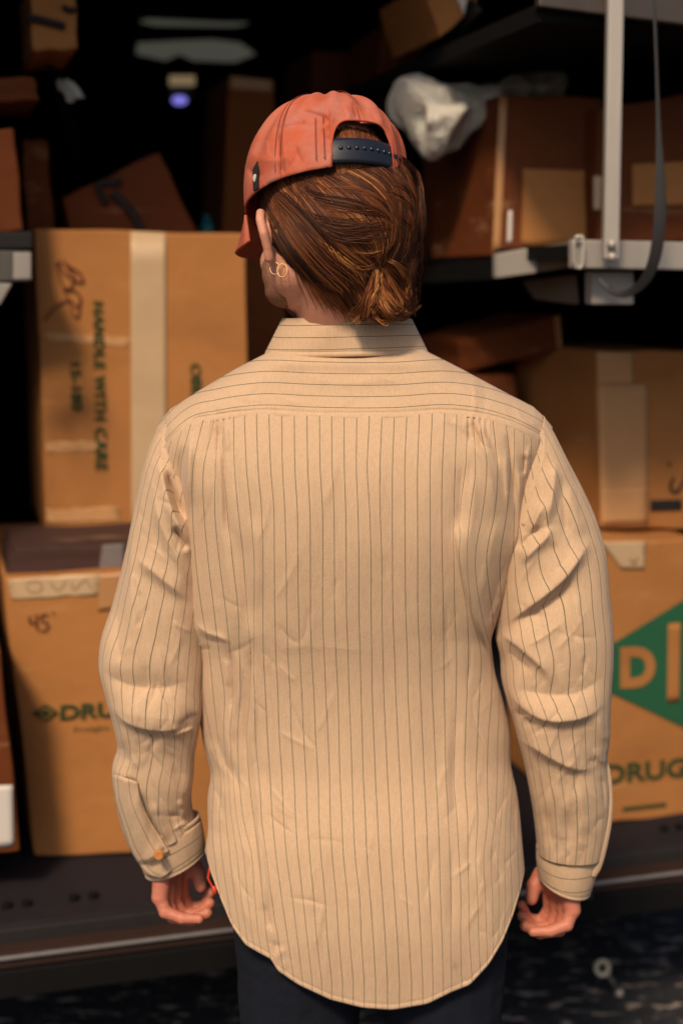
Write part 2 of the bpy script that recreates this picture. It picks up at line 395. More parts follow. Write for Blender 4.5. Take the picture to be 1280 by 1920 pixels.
pbox('lamp_top', [(318, 141), (366, 141), (366, 160), (318, 160)], 4.3, 4.35, EY*.01, lt, lamp, .002, off=.012)
lv, t, b = M_('violet_glow', (.2, .2, .6)); b.inputs['Emission Color'].default_value = (.25, .22, .85, 1); b.inputs['Emission Strength'].default_value = .9
mb = MB(); mb.sphere(atv(337, 188, 4.28), (.022, .01, .013)); mb.build('lens', lv, lamp, True)
bt = MB(); c = atv(388, 440, 3.6); bt.tube([c+Vector((0, 0, -.05)), c, c+Vector((0, 0, .028)), c+Vector((0, 0, .034)), c+Vector((0, 0, .05))], [.018, .018, .017, .008, .008], 14)
bo = bt.build('bottle', M_('teal_plastic', (.03, .22, .25), .3)[0], None, True); tag(bo, 'small teal plastic bottle behind the top edge of the tall taped carton', 'bottle')

# ------------------------------------------------------------ cartons
def carton(label, quad, Y0, Y1, dpt, mat, group=None, name='carton', cat='box', bevel=.005, dent=.0010):
    xs = [q[0] for q in quad]; x0, x1 = min(xs), max(xs)
    def front(px, py, off=0): return atv(px, py, Y0+(Y1-Y0)*(px-x0)/(x1-x0)-(off*.5 if off else 0))
    F = [front(*q) for q in quad]; d = dpt if isinstance(dpt, Vector) else EY*dpt
    n = 14; V = []; idx = {}
    def P(u, v, w): 
        a_ = F[0].lerp(F[1], u).lerp(F[3].lerp(F[2], u), v); return a_+d*w
    sd_ = rnd.random()*50
    def add(u, v, w):
        k = (round(u*n), round(v*n), round(w*n))
        if k not in idx:
            p = P(u, v, w)
            edge = min(1, 4*min(max(u*(1-u), 0), .25)*4)*1 
            bul = (4*u*(1-u)*4*v*(1-v))
            p = p+Vector((0, -1, 0))*dent*(math.sin(u*5+sd_)*.5+math.sin(v*7+sd_*2)*.5+.2)*bul*(1 if w == 0 else 0)
            e_ = .0015
            p = p+Vector((math.sin(v*9+sd_)*e_, 0, math.sin(u*11+sd_)*e_))
            idx[k] = len(V); V.append(tuple(p))
        return idx[k]
    Fc = []
    R = [i/n for i in range(n+1)]
    for i in range(n):
        for j in range(n):
            a0, a1, b0, b1 = R[i], R[i+1], R[j], R[j+1]
            Fc.append((add(a0, b0, 0), add(a0, b1, 0), add(a1, b1, 0), add(a1, b0, 0)))
            Fc.append((add(a0, b0, 1), add(a1, b0, 1), add(a1, b1, 1), add(a0, b1, 1)))
            Fc.append((add(a0, 0, b0), add(a1, 0, b0), add(a1, 0, b1), add(a0, 0, b1)))
            Fc.append((add(a0, 1, b0), add(a0, 1, b1), add(a1, 1, b1), add(a1, 1, b0)))
            Fc.append((add(0, a0, b0), add(0, a0, b1), add(0, a1, b1), add(0, a1, b0)))
            Fc.append((add(1, a0, b0), add(1, a1, b0), add(1, a1, b1), add(1, a0, b1)))
    me = bpy.data.meshes.new(name); me.from_pydata(V, [], Fc); me.update()
    o = link(name, me, mat, None, False)
    m = o.modifiers.new('b', 'BEVEL'); m.width = bevel; m.segments = 3; m.limit_method = 'ANGLE'; m.angle_limit = 1.0
    tag(o, label, cat, group)
    return o, front
def patch(o, front, name, quad, mat, off=.008, n=10, th=.0006, wob=.0):
    V = []; q = [Vector(p) for p in quad]
    for j in range(n+1):
        for i in range(n+1):
            p = q[0].lerp(q[1], i/n).lerp(q[3].lerp(q[2], i/n), j/n)
            p += Vector((rnd.uniform(-wob, wob), rnd.uniform(-wob, wob)))
            V.append(tuple(front(p.x, p.y, off)))
    r = link(name, mesh(name, V, grid_faces(n+1, n+1)), mat, o); solid(r, .0003, 0); return r
def stroke(o, front, name, lines, r, mat, off=.009):
    mb = MB()
    for L in lines: 
        T = np.linspace(0, len(L)-1, (len(L)-1)*5+1); X = smooth_interp(T, [(i, p[0]) for i, p in enumerate(L)]); Yv = smooth_interp(T, [(i, p[1]) for i, p in enumerate(L)])
        mb.tube([front(x, y, off) for x, y in zip(X, Yv)], r, 6)
    return mb.build(name, mat, o, True)
def text(o, front, s, quad, mat, off=.009, bold=.02, name='printed_text', sub=None):
    """quad: pixels of the text's bottom-left, bottom-right, top-right, top-left"""
    cu = bpy.data.curves.new('t', 'FONT'); cu.body = s; cu.offset = bold; cu.resolution_u = 4
    if sub: cu.space_character = sub
    to = bpy.data.objects.new('t', cu); col.objects.link(to)
    dg = bpy.context.evaluated_depsgraph_get(); me = bpy.data.meshes.new_from_object(to.evaluated_get(dg))
    bpy.data.objects.remove(to)
    vs_ = [v.co.copy() for v in me.vertices]; x0 = min(v.x for v in vs_); x1 = max(v.x for v in vs_); y0 = min(v.y for v in vs_); y1 = max(v.y for v in vs_)
    q = [Vector(p) for p in quad]
    for v in me.vertices:
        u, k = (v.co.x-x0)/(x1-x0), (v.co.y-y0)/(y1-y0)
        p = q[0].lerp(q[1], u).lerp(q[3].lerp(q[2], u), k); v.co = front(p.x, p.y, off)
    me.materials.clear(); r = link(name, me, mat, o, False); return r
G1 = 'cardboard boxes stacked in the back of the van'
# tall taped carton
o, f = carton('tall tan carton reading HANDLE WITH CARE with a pale vertical tape band, on the left', [(65, 428), (462, 439), (466, 1012), (88, 1006)], 2.93, 3.0, .42, CB, G1)
patch(o, f, 'packing_tape', [(245, 434), (311, 436), (312, 1008), (247, 1008)], TAPE2)
patch(o, f, 'packing_tape', [(84, 622), (246, 634), (246, 650), (84, 638)], SCUFF, .0016, wob=1.5)
patch(o, f, 'packing_tape', [(86, 828), (200, 826), (200, 846), (86, 848)], SCUFF, .0016, wob=2)
patch(o, f, 'packing_tape', [(88, 955), (225, 950), (226, 975), (88, 982)], SCUFF, .0016, wob=2)
text(o, f, 'HANDLE WITH CARE', [(174, 564), (179, 882), (202, 881), (194, 566)], GREEN2, bold=.03, sub=1.12)
text(o, f, '15-180', [(131, 680), (134, 770), (156, 770), (151, 679)], GREEN2, bold=.03)
text(o, f, 'OBI2', [(356, 681), (358, 752), (380, 752), (376, 681)], GREEN2, bold=.03)
stroke(o, f, 'handwriting', [[(118, 488), (132, 500), (150, 512), (158, 528)], [(105, 498), (112, 490), (120, 510), (150, 530), (154, 520)],
    [(108, 498), (116, 530), (128, 545), (140, 520), (125, 500)], [(128, 560), (120, 540), (140, 545), (152, 560), (145, 575), (130, 560)],
    [(128, 560), (105, 575), (84, 600)], [(128, 562), (140, 592), (148, 590), (150, 560)]], .0016, INK)
# lower left carton
def topskew(): return EY
o, f = carton('low carton with a green diamond emblem and 45 handwritten, under the tall taped carton', [(5, 1084), (420, 1062), (430, 1596), (66, 1606)], 2.64, 2.68, .62, CB, G1)
patch(o, f, 'packing_tape', [(14, 1086), (192, 1076), (186, 1116), (22, 1124)], TAPE2, .003, wob=1.5)
patch(o, f, 'paper_label', [(186, 1078), (250, 1072), (250, 1136), (184, 1146)], TAPE, .006)
text(o, f, 'DRUG', [(112, 1351), (255, 1341), (255, 1312), (114, 1322)], GREEN2, bold=.035)
text(o, f, 'Freight', [(140, 1374), (205, 1370), (205, 1360), (140, 1364)], GREEN2, bold=.0)
ppd = [(60, 1337), (74, 1328), (86, 1320), (98, 1327), (111, 1336), (98, 1345), (87, 1353), (74, 1346)]
mb = MB(); mb.add([f(x, y, .0095) for x, y in ppd], [tuple(range(8))[::-1]]); r = mb.build('printed_emblem', GREEN2, o)
stroke(o, f, 'emblem_lines', [[(72, 1338), (86, 1329), (100, 1337)], [(76, 1341), (86, 1348), (98, 1341)]], .0012, CB, .011)
stroke(o, f, 'handwriting', [[(56, 1156), (56, 1168), (68, 1166)], [(68, 1152), (70, 1182)], [(90, 1152), (78, 1154), (78, 1164), (90, 1168), (88, 1180), (76, 1182)], [(99, 1146), (101, 1152)]], .0014, INK)
stroke(o, f, 'tape_scribble', [[(50, 1095), (70, 1090), (80, 1105), (60, 1112), (50, 1100)], [(95, 1092), (110, 1108), (125, 1090)], [(135, 1092), (140, 1106), (160, 1088), (172, 1104)]], .0008, INK, .004)
# label on its top
z0 = f(190, 1070).z
# far left slivers
o, f = carton('dark slab added for the shade on top of the low carton', [(26, 1030), (420, 1014), (420, 1062), (10, 1080)], 2.68, 2.72, .25, cardboard('purple_shade_slab', (.050, .024, .022), (.07, .035, .03)), G1, bevel=.003)  # added slab; its dark colour carries the shade on the low carton's top
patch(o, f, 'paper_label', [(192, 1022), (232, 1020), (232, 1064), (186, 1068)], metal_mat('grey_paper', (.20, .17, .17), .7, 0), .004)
o, f = carton('dark carton with a white lower panel at the far left edge', [(-90, 1215), (2, 1222), (40, 1598), (-90, 1602)], 2.44, 2.46, .35, CBD, G1)
patch(o, f, 'paper_label', [(-80, 1475), (24, 1472), (26, 1585), (-80, 1600)], WLAB)
o, f = carton('orange brown carton standing on the left shelf', [(-60, 240), (28, 242), (45, 434), (-60, 436)], 2.76, 2.8, .3, CBD, G1)
o, f = carton('dim narrow carton behind the orange brown one on the left shelf', [(42, 262), (88, 262), (104, 436), (52, 436)], 3.05, 3.1, .3, CBD, G1)
o, f = carton('orange carton printed with black shapes high at the top left', [(55, -40), (140, -40), (147, 92), (62, 95)], 2.9, 2.92, .3, CB, G1)
stroke(o, f, 'printed_mark', [[(50, 32), (85, 40), (122, 50)]], .008, BLK); stroke(o, f, 'printed_mark', [[(118, 12), (130, 20), (142, 18)]], .006, BLK)
o, f = carton('tan carton end below the top left orange carton', [(-60, 143), (66, 145), (73, 188), (-60, 192)], 2.8, 2.85, .3, CBD, G1)
# dim tilted with arrow
o, f = carton('dim tilted carton with a curved black arrow print behind the tall taped carton', [(118, 372), (299, 284), (372, 440), (150, 520)], 3.1, 3.15, .3, CBD, G1)
stroke(o, f, 'printed_arrow', [[(212, 362), (235, 385), (252, 405), (268, 440)]], .011, BLK)
stroke(o, f, 'printed_arrow', [[(200, 384), (186, 346), (228, 342)]], .0085, BLK)
o, f = carton('tall dark reddish carton standing upright behind the cap', [(430, 140), (514, 152), (545, 700), (402, 700)], 3.62, 3.65, .3, CBM, G1)
patch(o, f, 'packing_tape', [(430, 142), (512, 150), (512, 172), (430, 166)], TAPE)
o, f = carton('dim carton high behind the top of the cap', [(585, 95), (668, 98), (660, 300), (575, 300)], 3.9, 3.9, .3, CBD, G1)
o, f = carton('leaning reddish carton high right of the cap', [(722, 45), (792, 40), (778, 185), (700, 188)], 3.5, 3.55, .3, CBD, G1)
o, f = carton('narrow dark carton between the leaning carton and the upper shelf', [(786, -20), (808, -20), (800, 110), (780, 110)], 3.4, 3.4, .3, CBD, G1)
o, f = carton('bright orange carton with white tape lying at the top of the upper shelf', [(792, -30), (880, -40), (895, 10), (824, 72)], 3.0, 2.95, .3, CB, G1)
patch(o, f, 'packing_tape', [(846, -30), (862, -34), (880, 18), (868, 26)], WLAB)
# right shelf
o, f = carton('large brown carton with a square paper patch on the right shelf', [(936, 178), (1128, 182), (1124, 462), (920, 482)], 2.90, 2.87, .36, CBD, G1)
patch(o, f, 'paper_label', [(980, 316), (1112, 320), (1110, 456), (976, 462)], CB, .009)
patch(o, f, 'packing_tape', [(936, 180), (951, 181), (936, 478), (922, 481)], TAPE, .0075)
patch(o, f, 'paper_strip', [(952, 395), (960, 395), (958, 455), (950, 455)], WLAB, .009)
o, f = carton('dark narrow carton edge left of the large brown carton on the right shelf', [(882, 230), (934, 190), (918, 484), (868, 492)], 3.2, 3.0, .3, CBD, G1)
patch(o, f, 'packing_tape', [(882, 232), (889, 228), (876, 490), (868, 491)], TAPE, .0075)
o, f = carton('brown carton behind the aluminium pole at the right end of the shelf', [(1116, 222), (1232, 172), (1345, 180), (1345, 452)] if False else [(1118, 205), (1345, 165), (1345, 452), (1118, 456)], 2.82, 2.85, .33, CBD, G1)
patch(o, f, 'paper_label', [(1184, 308), (1345, 300), (1345, 384), (1184, 388)], CB, .009)
patch(o, f, 'paper_label', [(1112, 330), (1128, 330), (1126, 394), (1112, 394)], TAPE2, .009)
# lower right
o, f = carton('dim carton under the right shelf on top of the taped right carton', [(858, 640), (1046, 590), (1052, 655), (862, 700)], 3.3, 3.1, .3, CBD, G1)
patch(o, f, 'packing_tape', [(1038, 592), (1048, 590), (1052, 650), (1044, 652)], TAPE, .0075)
o, f = carton('small dim carton peeking above the right shoulder', [(862, 708), (968, 704), (968, 800), (862, 800)], 3.2, 3.2, .25, CBD, G1)
o, f = carton('carton with a wide pale tape band beside the right shoulder', [(1116, 659), (1300, 657), (1300, 992), (1126, 992)], 2.93, 3.0, .42, CB, G1)
patch(o, f, 'packing_tape', [(1119, 660), (1185, 660), (1187, 720), (1121, 722)], SCUFF, .008)
patch(o, f, 'packing_tape', [(1121, 722), (1214, 720), (1214, 990), (1127, 990)], SCUFF, .005)
patch(o, f, 'packing_tape', [(1126, 920), (1212, 915), (1212, 978), (1128, 982)], SCUFF, .0088)
patch(o, f, 'printed_line', [(1218, 938), (1278, 936), (1278, 956), (1218, 958)], BLK, .008)
stroke(o, f, 'handwriting', [[(1262, 895), (1256, 915), (1268, 922), (1282, 900), (1288, 880)], [(1252, 868), (1255, 872)]], .003, BLK)
o2, f2 = carton('shadow side of the pale taped carton, painted dark, with faint markings', [(984, 660), (1114, 659), (1123, 990), (992, 990)], 3.3, 3.0, .3, CBD, G1)  # side face of the taped carton, its shade put into the colour
stroke(o2, f2, 'printed_mark', [[(1050, 790+k*14), (1078, 790+k*14)] for k in range(6)], .0028, BLK)
patch(o2, f2, 'paper_label', [(1018, 762), (1032, 758), (1050, 800), (1046, 830)], WLAB, .009)
# bottom right carton with the big diamond
o, f = carton('carton with a large green diamond and letter D at the lower right', [(1100, 1016), (1310, 1012), (1290, 1528), (1100, 1548)], 2.80, 2.90, .42, CB, G1)
mb = MB(); mb.add([f(x, y, .009) for x, y in [(1138, 1213), (1282, 1124), (1310, 1124), (1310, 1378), (1282, 1364), (1138, 1296)]], [tuple(range(6))[::-1]]); mb.build('printed_diamond', GREEN, o)
text(o, f, 'D', [(1162, 1291), (1228, 1287), (1228, 1211), (1162, 1214)], CB, .014, bold=.05)
patch(o, f, 'printed_letter', [(1252, 1170), (1275, 1168), (1272, 1316), (1250, 1318)], CB, .012)
text(o, f, 'DRUG', [(1132, 1472), (1288, 1456), (1288, 1420), (1132, 1434)], GREEN2, bold=.035)
patch(o, f, 'printed_line', [(1166, 1514), (1248, 1505), (1248, 1512), (1166, 1521)], GREEN2, .008)
patch(o, f, 'packing_tape', [(1126, 1016), (1210, 1015), (1208, 1066), (1165, 1066)], TAPE2, .008)
stroke(o, f, 'handwriting', [[(1180, 1048), (1188, 1058), (1194, 1046)]], .0015, INK)
# bags
def bag(label, lobes, seed):
    mb = MB(); 
    for (cx, cy, Y, r) in lobes: mb.sphere(atv(cx, cy, Y), r, nu=40, nv=26)
    o = mb.build('plastic_bag', POLY, None, True); remesh(o, .004, 6)
    rs = np.random.default_rng(seed); me = o.data; V = np.array([tuple(v.co) for v in me.vertices]); Nn = np.array([tuple(v.normal) for v in me.vertices]); D = 0
    for _ in range(9):
        k = rs.normal(size=3); k /= np.linalg.norm(k); f = rs.uniform(9, 30); D = D+(1-2*np.abs(np.sin(V @ k*f+rs.uniform(0, 6)+.8*np.sin(V @ rs.normal(size=3)*20))))*.20/f
    V = V+Nn*D[:, None]; me.vertices.foreach_set('co', V.ravel()); me.update(); tag(o, label, 'bag'); return o
bag('crumpled white plastic bag on the right shelf beside the large brown carton', [(842, 205, 3.0, (.078, .08, .060)), (885, 190, 3.05, (.09, .08, .050)), (805, 218, 2.98, (.046, .05, .052)), (950, 172, 3.1, (.10, .1, .028))], 3)
bag('small grey white plastic bag at the upper left between cartons', [(122, 158, 3.0, (.035, .04, .03)), (135, 185, 3.0, (.022, .03, .032)), (105, 150, 3.0, (.02, .03, .015))], 5)
# things on the ground, right
mb = MB(); P = [(1098, 1655), (1105, 1690), (1118, 1720), (1150, 1745), (1168, 1770), (1205, 1782)]
PP = [zpt(x, y, .02) for x, y in P]; PP[0].z = .30; PP[0] = atv(1098, 1655, 2.55); PP[1] = atv(1105, 1690, 2.62)
mb.tube(PP, .007, 8); ho = mb.build('hose', M_('grey_rubber', (.05, .05, .055), .5)[0], None, True); tag(ho, 'grey hose trailing on the asphalt below the right hand', 'hose')
hk = empty('tow_hook', zpt(1150, 1860, .0)); tag(hk, 'short metal rod with a pale ring on top at the lower right of the asphalt', 'hook')
A, B = zpt(1160, 1862, .012), atv(1132, 1815, zpt(1160, 1862, .012).y-.01)
mb = MB(); mb.tube([A, B], .0042, 10); mb.build('rod', metal_mat('grey_rod', (.16, .15, .16), .5, .3), hk, True)
mb = MB(); R_ = [B+Vector((math.cos(q)*.013-.004, 0, math.sin(q)*.016)) for q in np.linspace(0, 2*math.pi, 20)]; mb.tube(R_, .005, 8, False); mb.build('ring', M_('ivory', (.6, .55, .42), .4)[0], hk, True)
mb = MB(); mb.sphere(A, .009); mb.build('foot', ALU, hk, True)

# ------------------------------------------------------------ person
PX, PY = -0.0, 1.90
person = empty('person', (PX, PY, 0))
tag(person, 'person seen from behind in a striped cream shirt, orange cap and dark jeans, arms hanging', 'person')

# fold strokes: (points, width_up px, width_down px, amplitude m); positive = towards the camera
def fold_disp(px, py, strokes):
    D = np.zeros_like(px)
    for pts, w1, w2, amp in strokes:
        P = np.array(pts, float)
        # densify smoothly
        T = np.linspace(0, len(P)-1, (len(P)-1)*6+1)
        X = smooth_interp(T, [(i, p[0]) for i, p in enumerate(P)]); Yv = smooth_interp(T, [(i, p[1]) for i, p in enumerate(P)])
        wm = max(w1, w2)*3
        sel = (px > X.min()-wm) & (px < X.max()+wm) & (py > Yv.min()-wm) & (py < Yv.max()+wm)
        if not sel.any(): continue
        qx, qy = px[sel], py[sel]; best = np.full(qx.shape, 1e9); sg = np.zeros_like(qx); tt = np.zeros_like(qx)
        n = len(X)-1
        for i in range(n):
            ax, ay, bx, by = X[i], Yv[i], X[i+1], Yv[i+1]; dx, dy = bx-ax, by-ay; L2 = dx*dx+dy*dy+1e-9
            t = np.clip(((qx-ax)*dx+(qy-ay)*dy)/L2, 0, 1); ex, ey = qx-ax-t*dx, qy-ay-t*dy; d = np.hypot(ex, ey)
            cr = dx*(qy-ay)-dy*(qx-ax)            # >0: right hand of travel (y down)
            u = d < best; best = np.where(u, d, best); sg = np.where(u, np.sign(cr), sg); tt = np.where(u, (i+t)/n, tt)
        wv = np.where(sg < 0, w1, w2)              # w1: left of travel, w2: right of travel
        taper = np.clip(np.minimum(tt, 1-tt)*3.2, 0, 1); taper = taper*taper*(3-2*taper)*np.clip(np.hypot(np.diff(X), np.diff(Yv)).sum()/(7*max(w1, w2)), .3, 1)
        D[sel] += amp*np.exp(-(best/wv)**1.3)*taper
    return D
def push(Pt, D):
    v = Pt-np.array([0, 0, CH]); v /= np.linalg.norm(v, axis=-1, keepdims=True); return Pt-v*D[..., None]
def vnoise(x, y, seed, n=10, f0=.02, f1=.08, ax=1.0):
    rs = np.random.default_rng(seed); o = 0
    for _ in range(n):
        f = rs.uniform(f0, f1); an = rs.uniform(0, math.pi)*ax; ph = rs.uniform(0, 6.28); o = o+np.sin((x*math.cos(an)+y*math.sin(an))*f+ph+np.sin(y*.013+ph)*1.5)/n
    return o
# stripes of the back panel, measured on the photograph: rows of (id, x in 3.765x zoom from 340)
SID = list(range(-15, 16))
ST = {
 790: {-15: 75, -14: 155, -13: 235, -12: 262, -11: 300, -10: 370, -9: 448, -8: 532, -7: 620, -6: 710, -5: 798, -4: 887, -3: 975, -2: 1060, -1: 1148, 0: 1237, 1: 1325, 2: 1413, 3: 1500, 4: 1588, 5: 1677, 6: 1767, 7: 1855, 8: 1940, 9: 2017, 10: 2055, 11: 2105, 12: 2195, 13: 2285, 14: 2345, 15: 2415},
 880: {-15: 0, -14: 80, -13: 160, -12: 245, -11: 302, -10: 378, -9: 463, -8: 543, -7: 632, -6: 715, -5: 803, -4: 893, -3: 980, -2: 1064, -1: 1150, 0: 1235, 1: 1311, 2: 1400, 3: 1488, 4: 1575, 5: 1665, 6: 1753, 7: 1838, 8: 1927, 9: 2002, 10: 2072, 11: 2152, 12: 2225, 13: 2313, 14: 2345, 15: 2405},
 960: {-15: 20, -14: 82, -13: 165, -12: 241, -11: 330, -10: 405, -9: 492, -8: 568, -7: 655, -6: 732, -5: 820, -4: 908, -3: 997, -2: 1077, -1: 1160, 0: 1247, 1: 1329, 2: 1401, 3: 1487, 4: 1577, 5: 1665, 6: 1753, 7: 1833, 8: 1920, 9: 1965, 10: 2037, 11: 2120, 12: 2205, 13: 2290, 14: 2343, 15: 2400},
 1040: {-15: 40, -14: 102, -13: 190, -12: 268, -11: 358, -10: 440, -9: 516, -8: 574, -7: 658, -6: 741, -5: 822, -4: 910, -3: 998, -2: 1080, -1: 1163, 0: 1252, 1: 1337, 2: 1412, 3: 1488, 4: 1578, 5: 1666, 6: 1754, 7: 1837, 8: 1921, 9: 1965, 10: 2010, 11: 2070, 12: 2150, 13: 2245, 14: 2335, 15: 2400},
 1155: {-15: 75, -14: 157, -13: 240, -12: 322, -11: 403, -10: 470, -9: 515, -8: 577, -7: 662, -6: 745, -5: 828, -4: 912, -3: 998, -2: 1082, -1: 1166, 0: 1253, 1: 1338, 2: 1415, 3: 1492, 4: 1583, 5: 1667, 6: 1755, 7: 1845, 8: 1926, 9: 2015, 10: 2055, 11: 2115, 12: 2190, 13: 2250, 14: 2300, 15: 2340},
 1220: {-15: 148, -14: 200, -13: 268, -12: 345, -11: 412, -10: 490, -9: 512, -8: 580, -7: 668, -6: 752, -5: 835, -4: 918, -3: 1007, -2: 1090, -1: 1175, 0: 1260, 1: 1342, 2: 1420, 3: 1502, 4: 1592, 5: 1678, 6: 1760, 7: 1847, 8: 1937, 9: 2020, 10: 2105, 11: 2173, 12: 2205, 13: 2240, 14: 2270, 15: 2300},
 1300: {-15: 160, -14: 230, -13: 308, -12: 372, -11: 415, -10: 487, -9: 517, -8: 595, -7: 683, -6: 768, -5: 850, -4: 935, -3: 1020, -2: 1105, -1: 1183, 0: 1267, 1: 1345, 2: 1427, 3: 1512, 4: 1598, 5: 1685, 6: 1767, 7: 1852, 8: 1935, 9: 2010, 10: 2098, 11: 2183, 12: 2235, 13: 2270, 14: 2300, 15: 2330},
 1380: {-15: 215, -14: 262, -13: 305, -12: 345, -11: 400, -10: 465, -9: 522, -8: 610, -7: 693, -6: 777, -5: 863, -4: 947, -3: 1035, -2: 1112, -1: 1195, 0: 1275, 1: 1357, 2: 1441, 3: 1527, 4: 1612, 5: 1698, 6: 1782, 7: 1858, 8: 1927, 9: 2000, 10: 2085, 11: 2160, 12: 2227, 13: 2275, 14: 2305, 15: 2330},
 1460: {-15: 285, -14: 305, -13: 335, -12: 370, -11: 412, -10: 483, -9: 548, -8: 630, -7: 713, -6: 797, -5: 880, -4: 965, -3: 1047, -2: 1120, -1: 1205, 0: 1283, 1: 1368, 2: 1455, 3: 1542, 4: 1627, 5: 1712, 6: 1795, 7: 1865, 8: 1920, 9: 1997, 10: 2077, 11: 2153, 12: 2222, 13: 2270, 14: 2300, 15: 2330},
 1535: {-15: 275, -14: 320, -13: 360, -12: 395, -11: 440, -10: 515, -9: 567, -8: 645, -7: 723, -6: 808, -5: 890, -4: 972, -3: 1050, -2: 1133, -1: 1213, 0: 1298, 1: 1383, 2: 1470, 3: 1555, 4: 1642, 5: 1727, 6: 1809, 7: 1880, 8: 1940, 9: 2017, 10: 2087, 11: 2158, 12: 2210, 13: 2250, 14: 2285, 15: 2315},
 1600: {-15: 290, -14: 345, -13: 395, -12: 440, -11: 495, -10: 550, -9: 598, -8: 668, -7: 742, -6: 825, -5: 905, -4: 985, -3: 1062, -2: 1143, -1: 1225, 0: 1308, 1: 1395, 2: 1480, 3: 1565, 4: 1652, 5: 1735, 6: 1818, 7: 1890, 8: 1955, 9: 2017, 10: 2075, 11: 2130, 12: 2180, 13: 2230, 14: 2275, 15: 2315},
 1680: {-15: 330, -14: 380, -13: 425, -12: 470, -11: 520, -10: 575, -9: 635, -8: 708, -7: 783, -6: 857, -5: 932, -4: 1012, -3: 1092, -2: 1172, -1: 1257, 0: 1330, 1: 1417, 2: 1502, 3: 1587, 4: 1672, 5: 1750, 6: 1825, 7: 1898, 8: 1970, 9: 2025, 10: 2087, 11: 2140, 12: 2190, 13: 2235, 14: 2280, 15: 2325},
 1760: {-15: 380, -14: 425, -13: 468, -12: 508, -11: 550, -10: 605, -9: 685, -8: 752, -7: 820, -6: 890, -5: 955, -4: 1030, -3: 1110, -2: 1188, -1: 1270, 0: 1353, 1: 1437, 2: 1522, 3: 1605, 4: 1688, 5: 1765, 6: 1837, 7: 1897, 8: 1967, 9: 2030, 10: 2095, 11: 2150, 12: 2195, 13: 2235, 14: 2275, 15: 2315},
 1840: {-15: 420, -14: 465, -13: 510, -12: 560, -11: 610, -10: 665, -9: 735, -8: 797, -7: 857, -6: 923, -5: 990, -4: 1061, -3: 1137, -2: 1213, -1: 1290, 0: 1370, 1: 1453, 2: 1537, 3: 1623, 4: 1702, 5: 1773, 6: 1845, 7: 1902, 8: 1975, 9: 2050, 10: 2110, 11: 2160, 12: 2205, 13: 2245, 14: 2280, 15: 2315},
}
rowsY = sorted(ST); TB = np.array([[340+ST[r][i]/3.765 for i in SID] for r in rowsY])
def body_stripe(px, py):
    cols = [np.array([smooth_interp(np.clip(py, 790, 1840), list(zip(rowsY, TB[:, k])))]) for k in range(len(SID))]
    Xs = np.concatenate(cols, 0)                      # ids x N
    out = np.empty(px.shape)
    for j in range(px.size):
        xs = Xs[:, j]; x = px[j]
        if x < xs[0]: out[j] = SID[0]-(xs[0]-x)/14
        elif x > xs[-1]: out[j] = SID[-1]+(x-xs[-1])/14
        else: out[j] = np.interp(x, xs, SID)
    return out+.5
TOPL = [(285, 822), (292, 805), (305, 785), (320, 767), (370, 735), (440, 693), (497, 664), (530, 645), (650, 640), (770, 642), (803, 661), (870, 695), (940, 733), (1000, 764), (1020, 783), (1040, 808)]
SEAM = [(280, 880), (307, 849), (330, 822), (354, 802), (410, 787), (479, 779), (585, 783), (735, 783), (854, 779), (916, 788), (979, 810), (1019, 834), (1045, 860)]
HEM = [(380, 1560), (386, 1596), (398, 1640), (415, 1685), (437, 1738), (462, 1772), (490, 1788), (511, 1799), (519, 1818), (560, 1846), (620, 1874), (680, 1889), (735, 1893), (800, 1882), (845, 1860), (880, 1846), (915, 1808), (940, 1766), (960, 1716), (974, 1668), (981, 1636), (986, 1590)]
LEDGE = [(600, 290), (800, 290), (850, 300), (900, 318), (950, 340), (1000, 349), (1150, 352), (1190, 357), (1215, 369), (1300, 371), (1400, 384), (1455, 396), (1490, 391), (1570, 390), (1592, 386), (1650, 384), (1750, 386), (1900, 400)]
REDGE = [(600, 1036), (800, 1036), (850, 1020), (900, 997), (960, 980), (1010, 974), (1060, 962), (1110, 950), (1160, 932), (1205, 919), (1225, 921), (1260, 926), (1310, 940), (1380, 955), (1440, 957), (1480, 966), (1580, 977), (1640, 982), (1700, 984), (1900, 984)]
YB = [(600, 1.92), (650, 1.872), (672, 1.833), (700, 1.823), (740, 1.813), (780, 1.799), (850, 1.778), (1000, 1.765), (1150, 1.78), (1300, 1.80), (1450, 1.80), (1600, 1.775), (1750, 1.765), (1900, 1.775)]
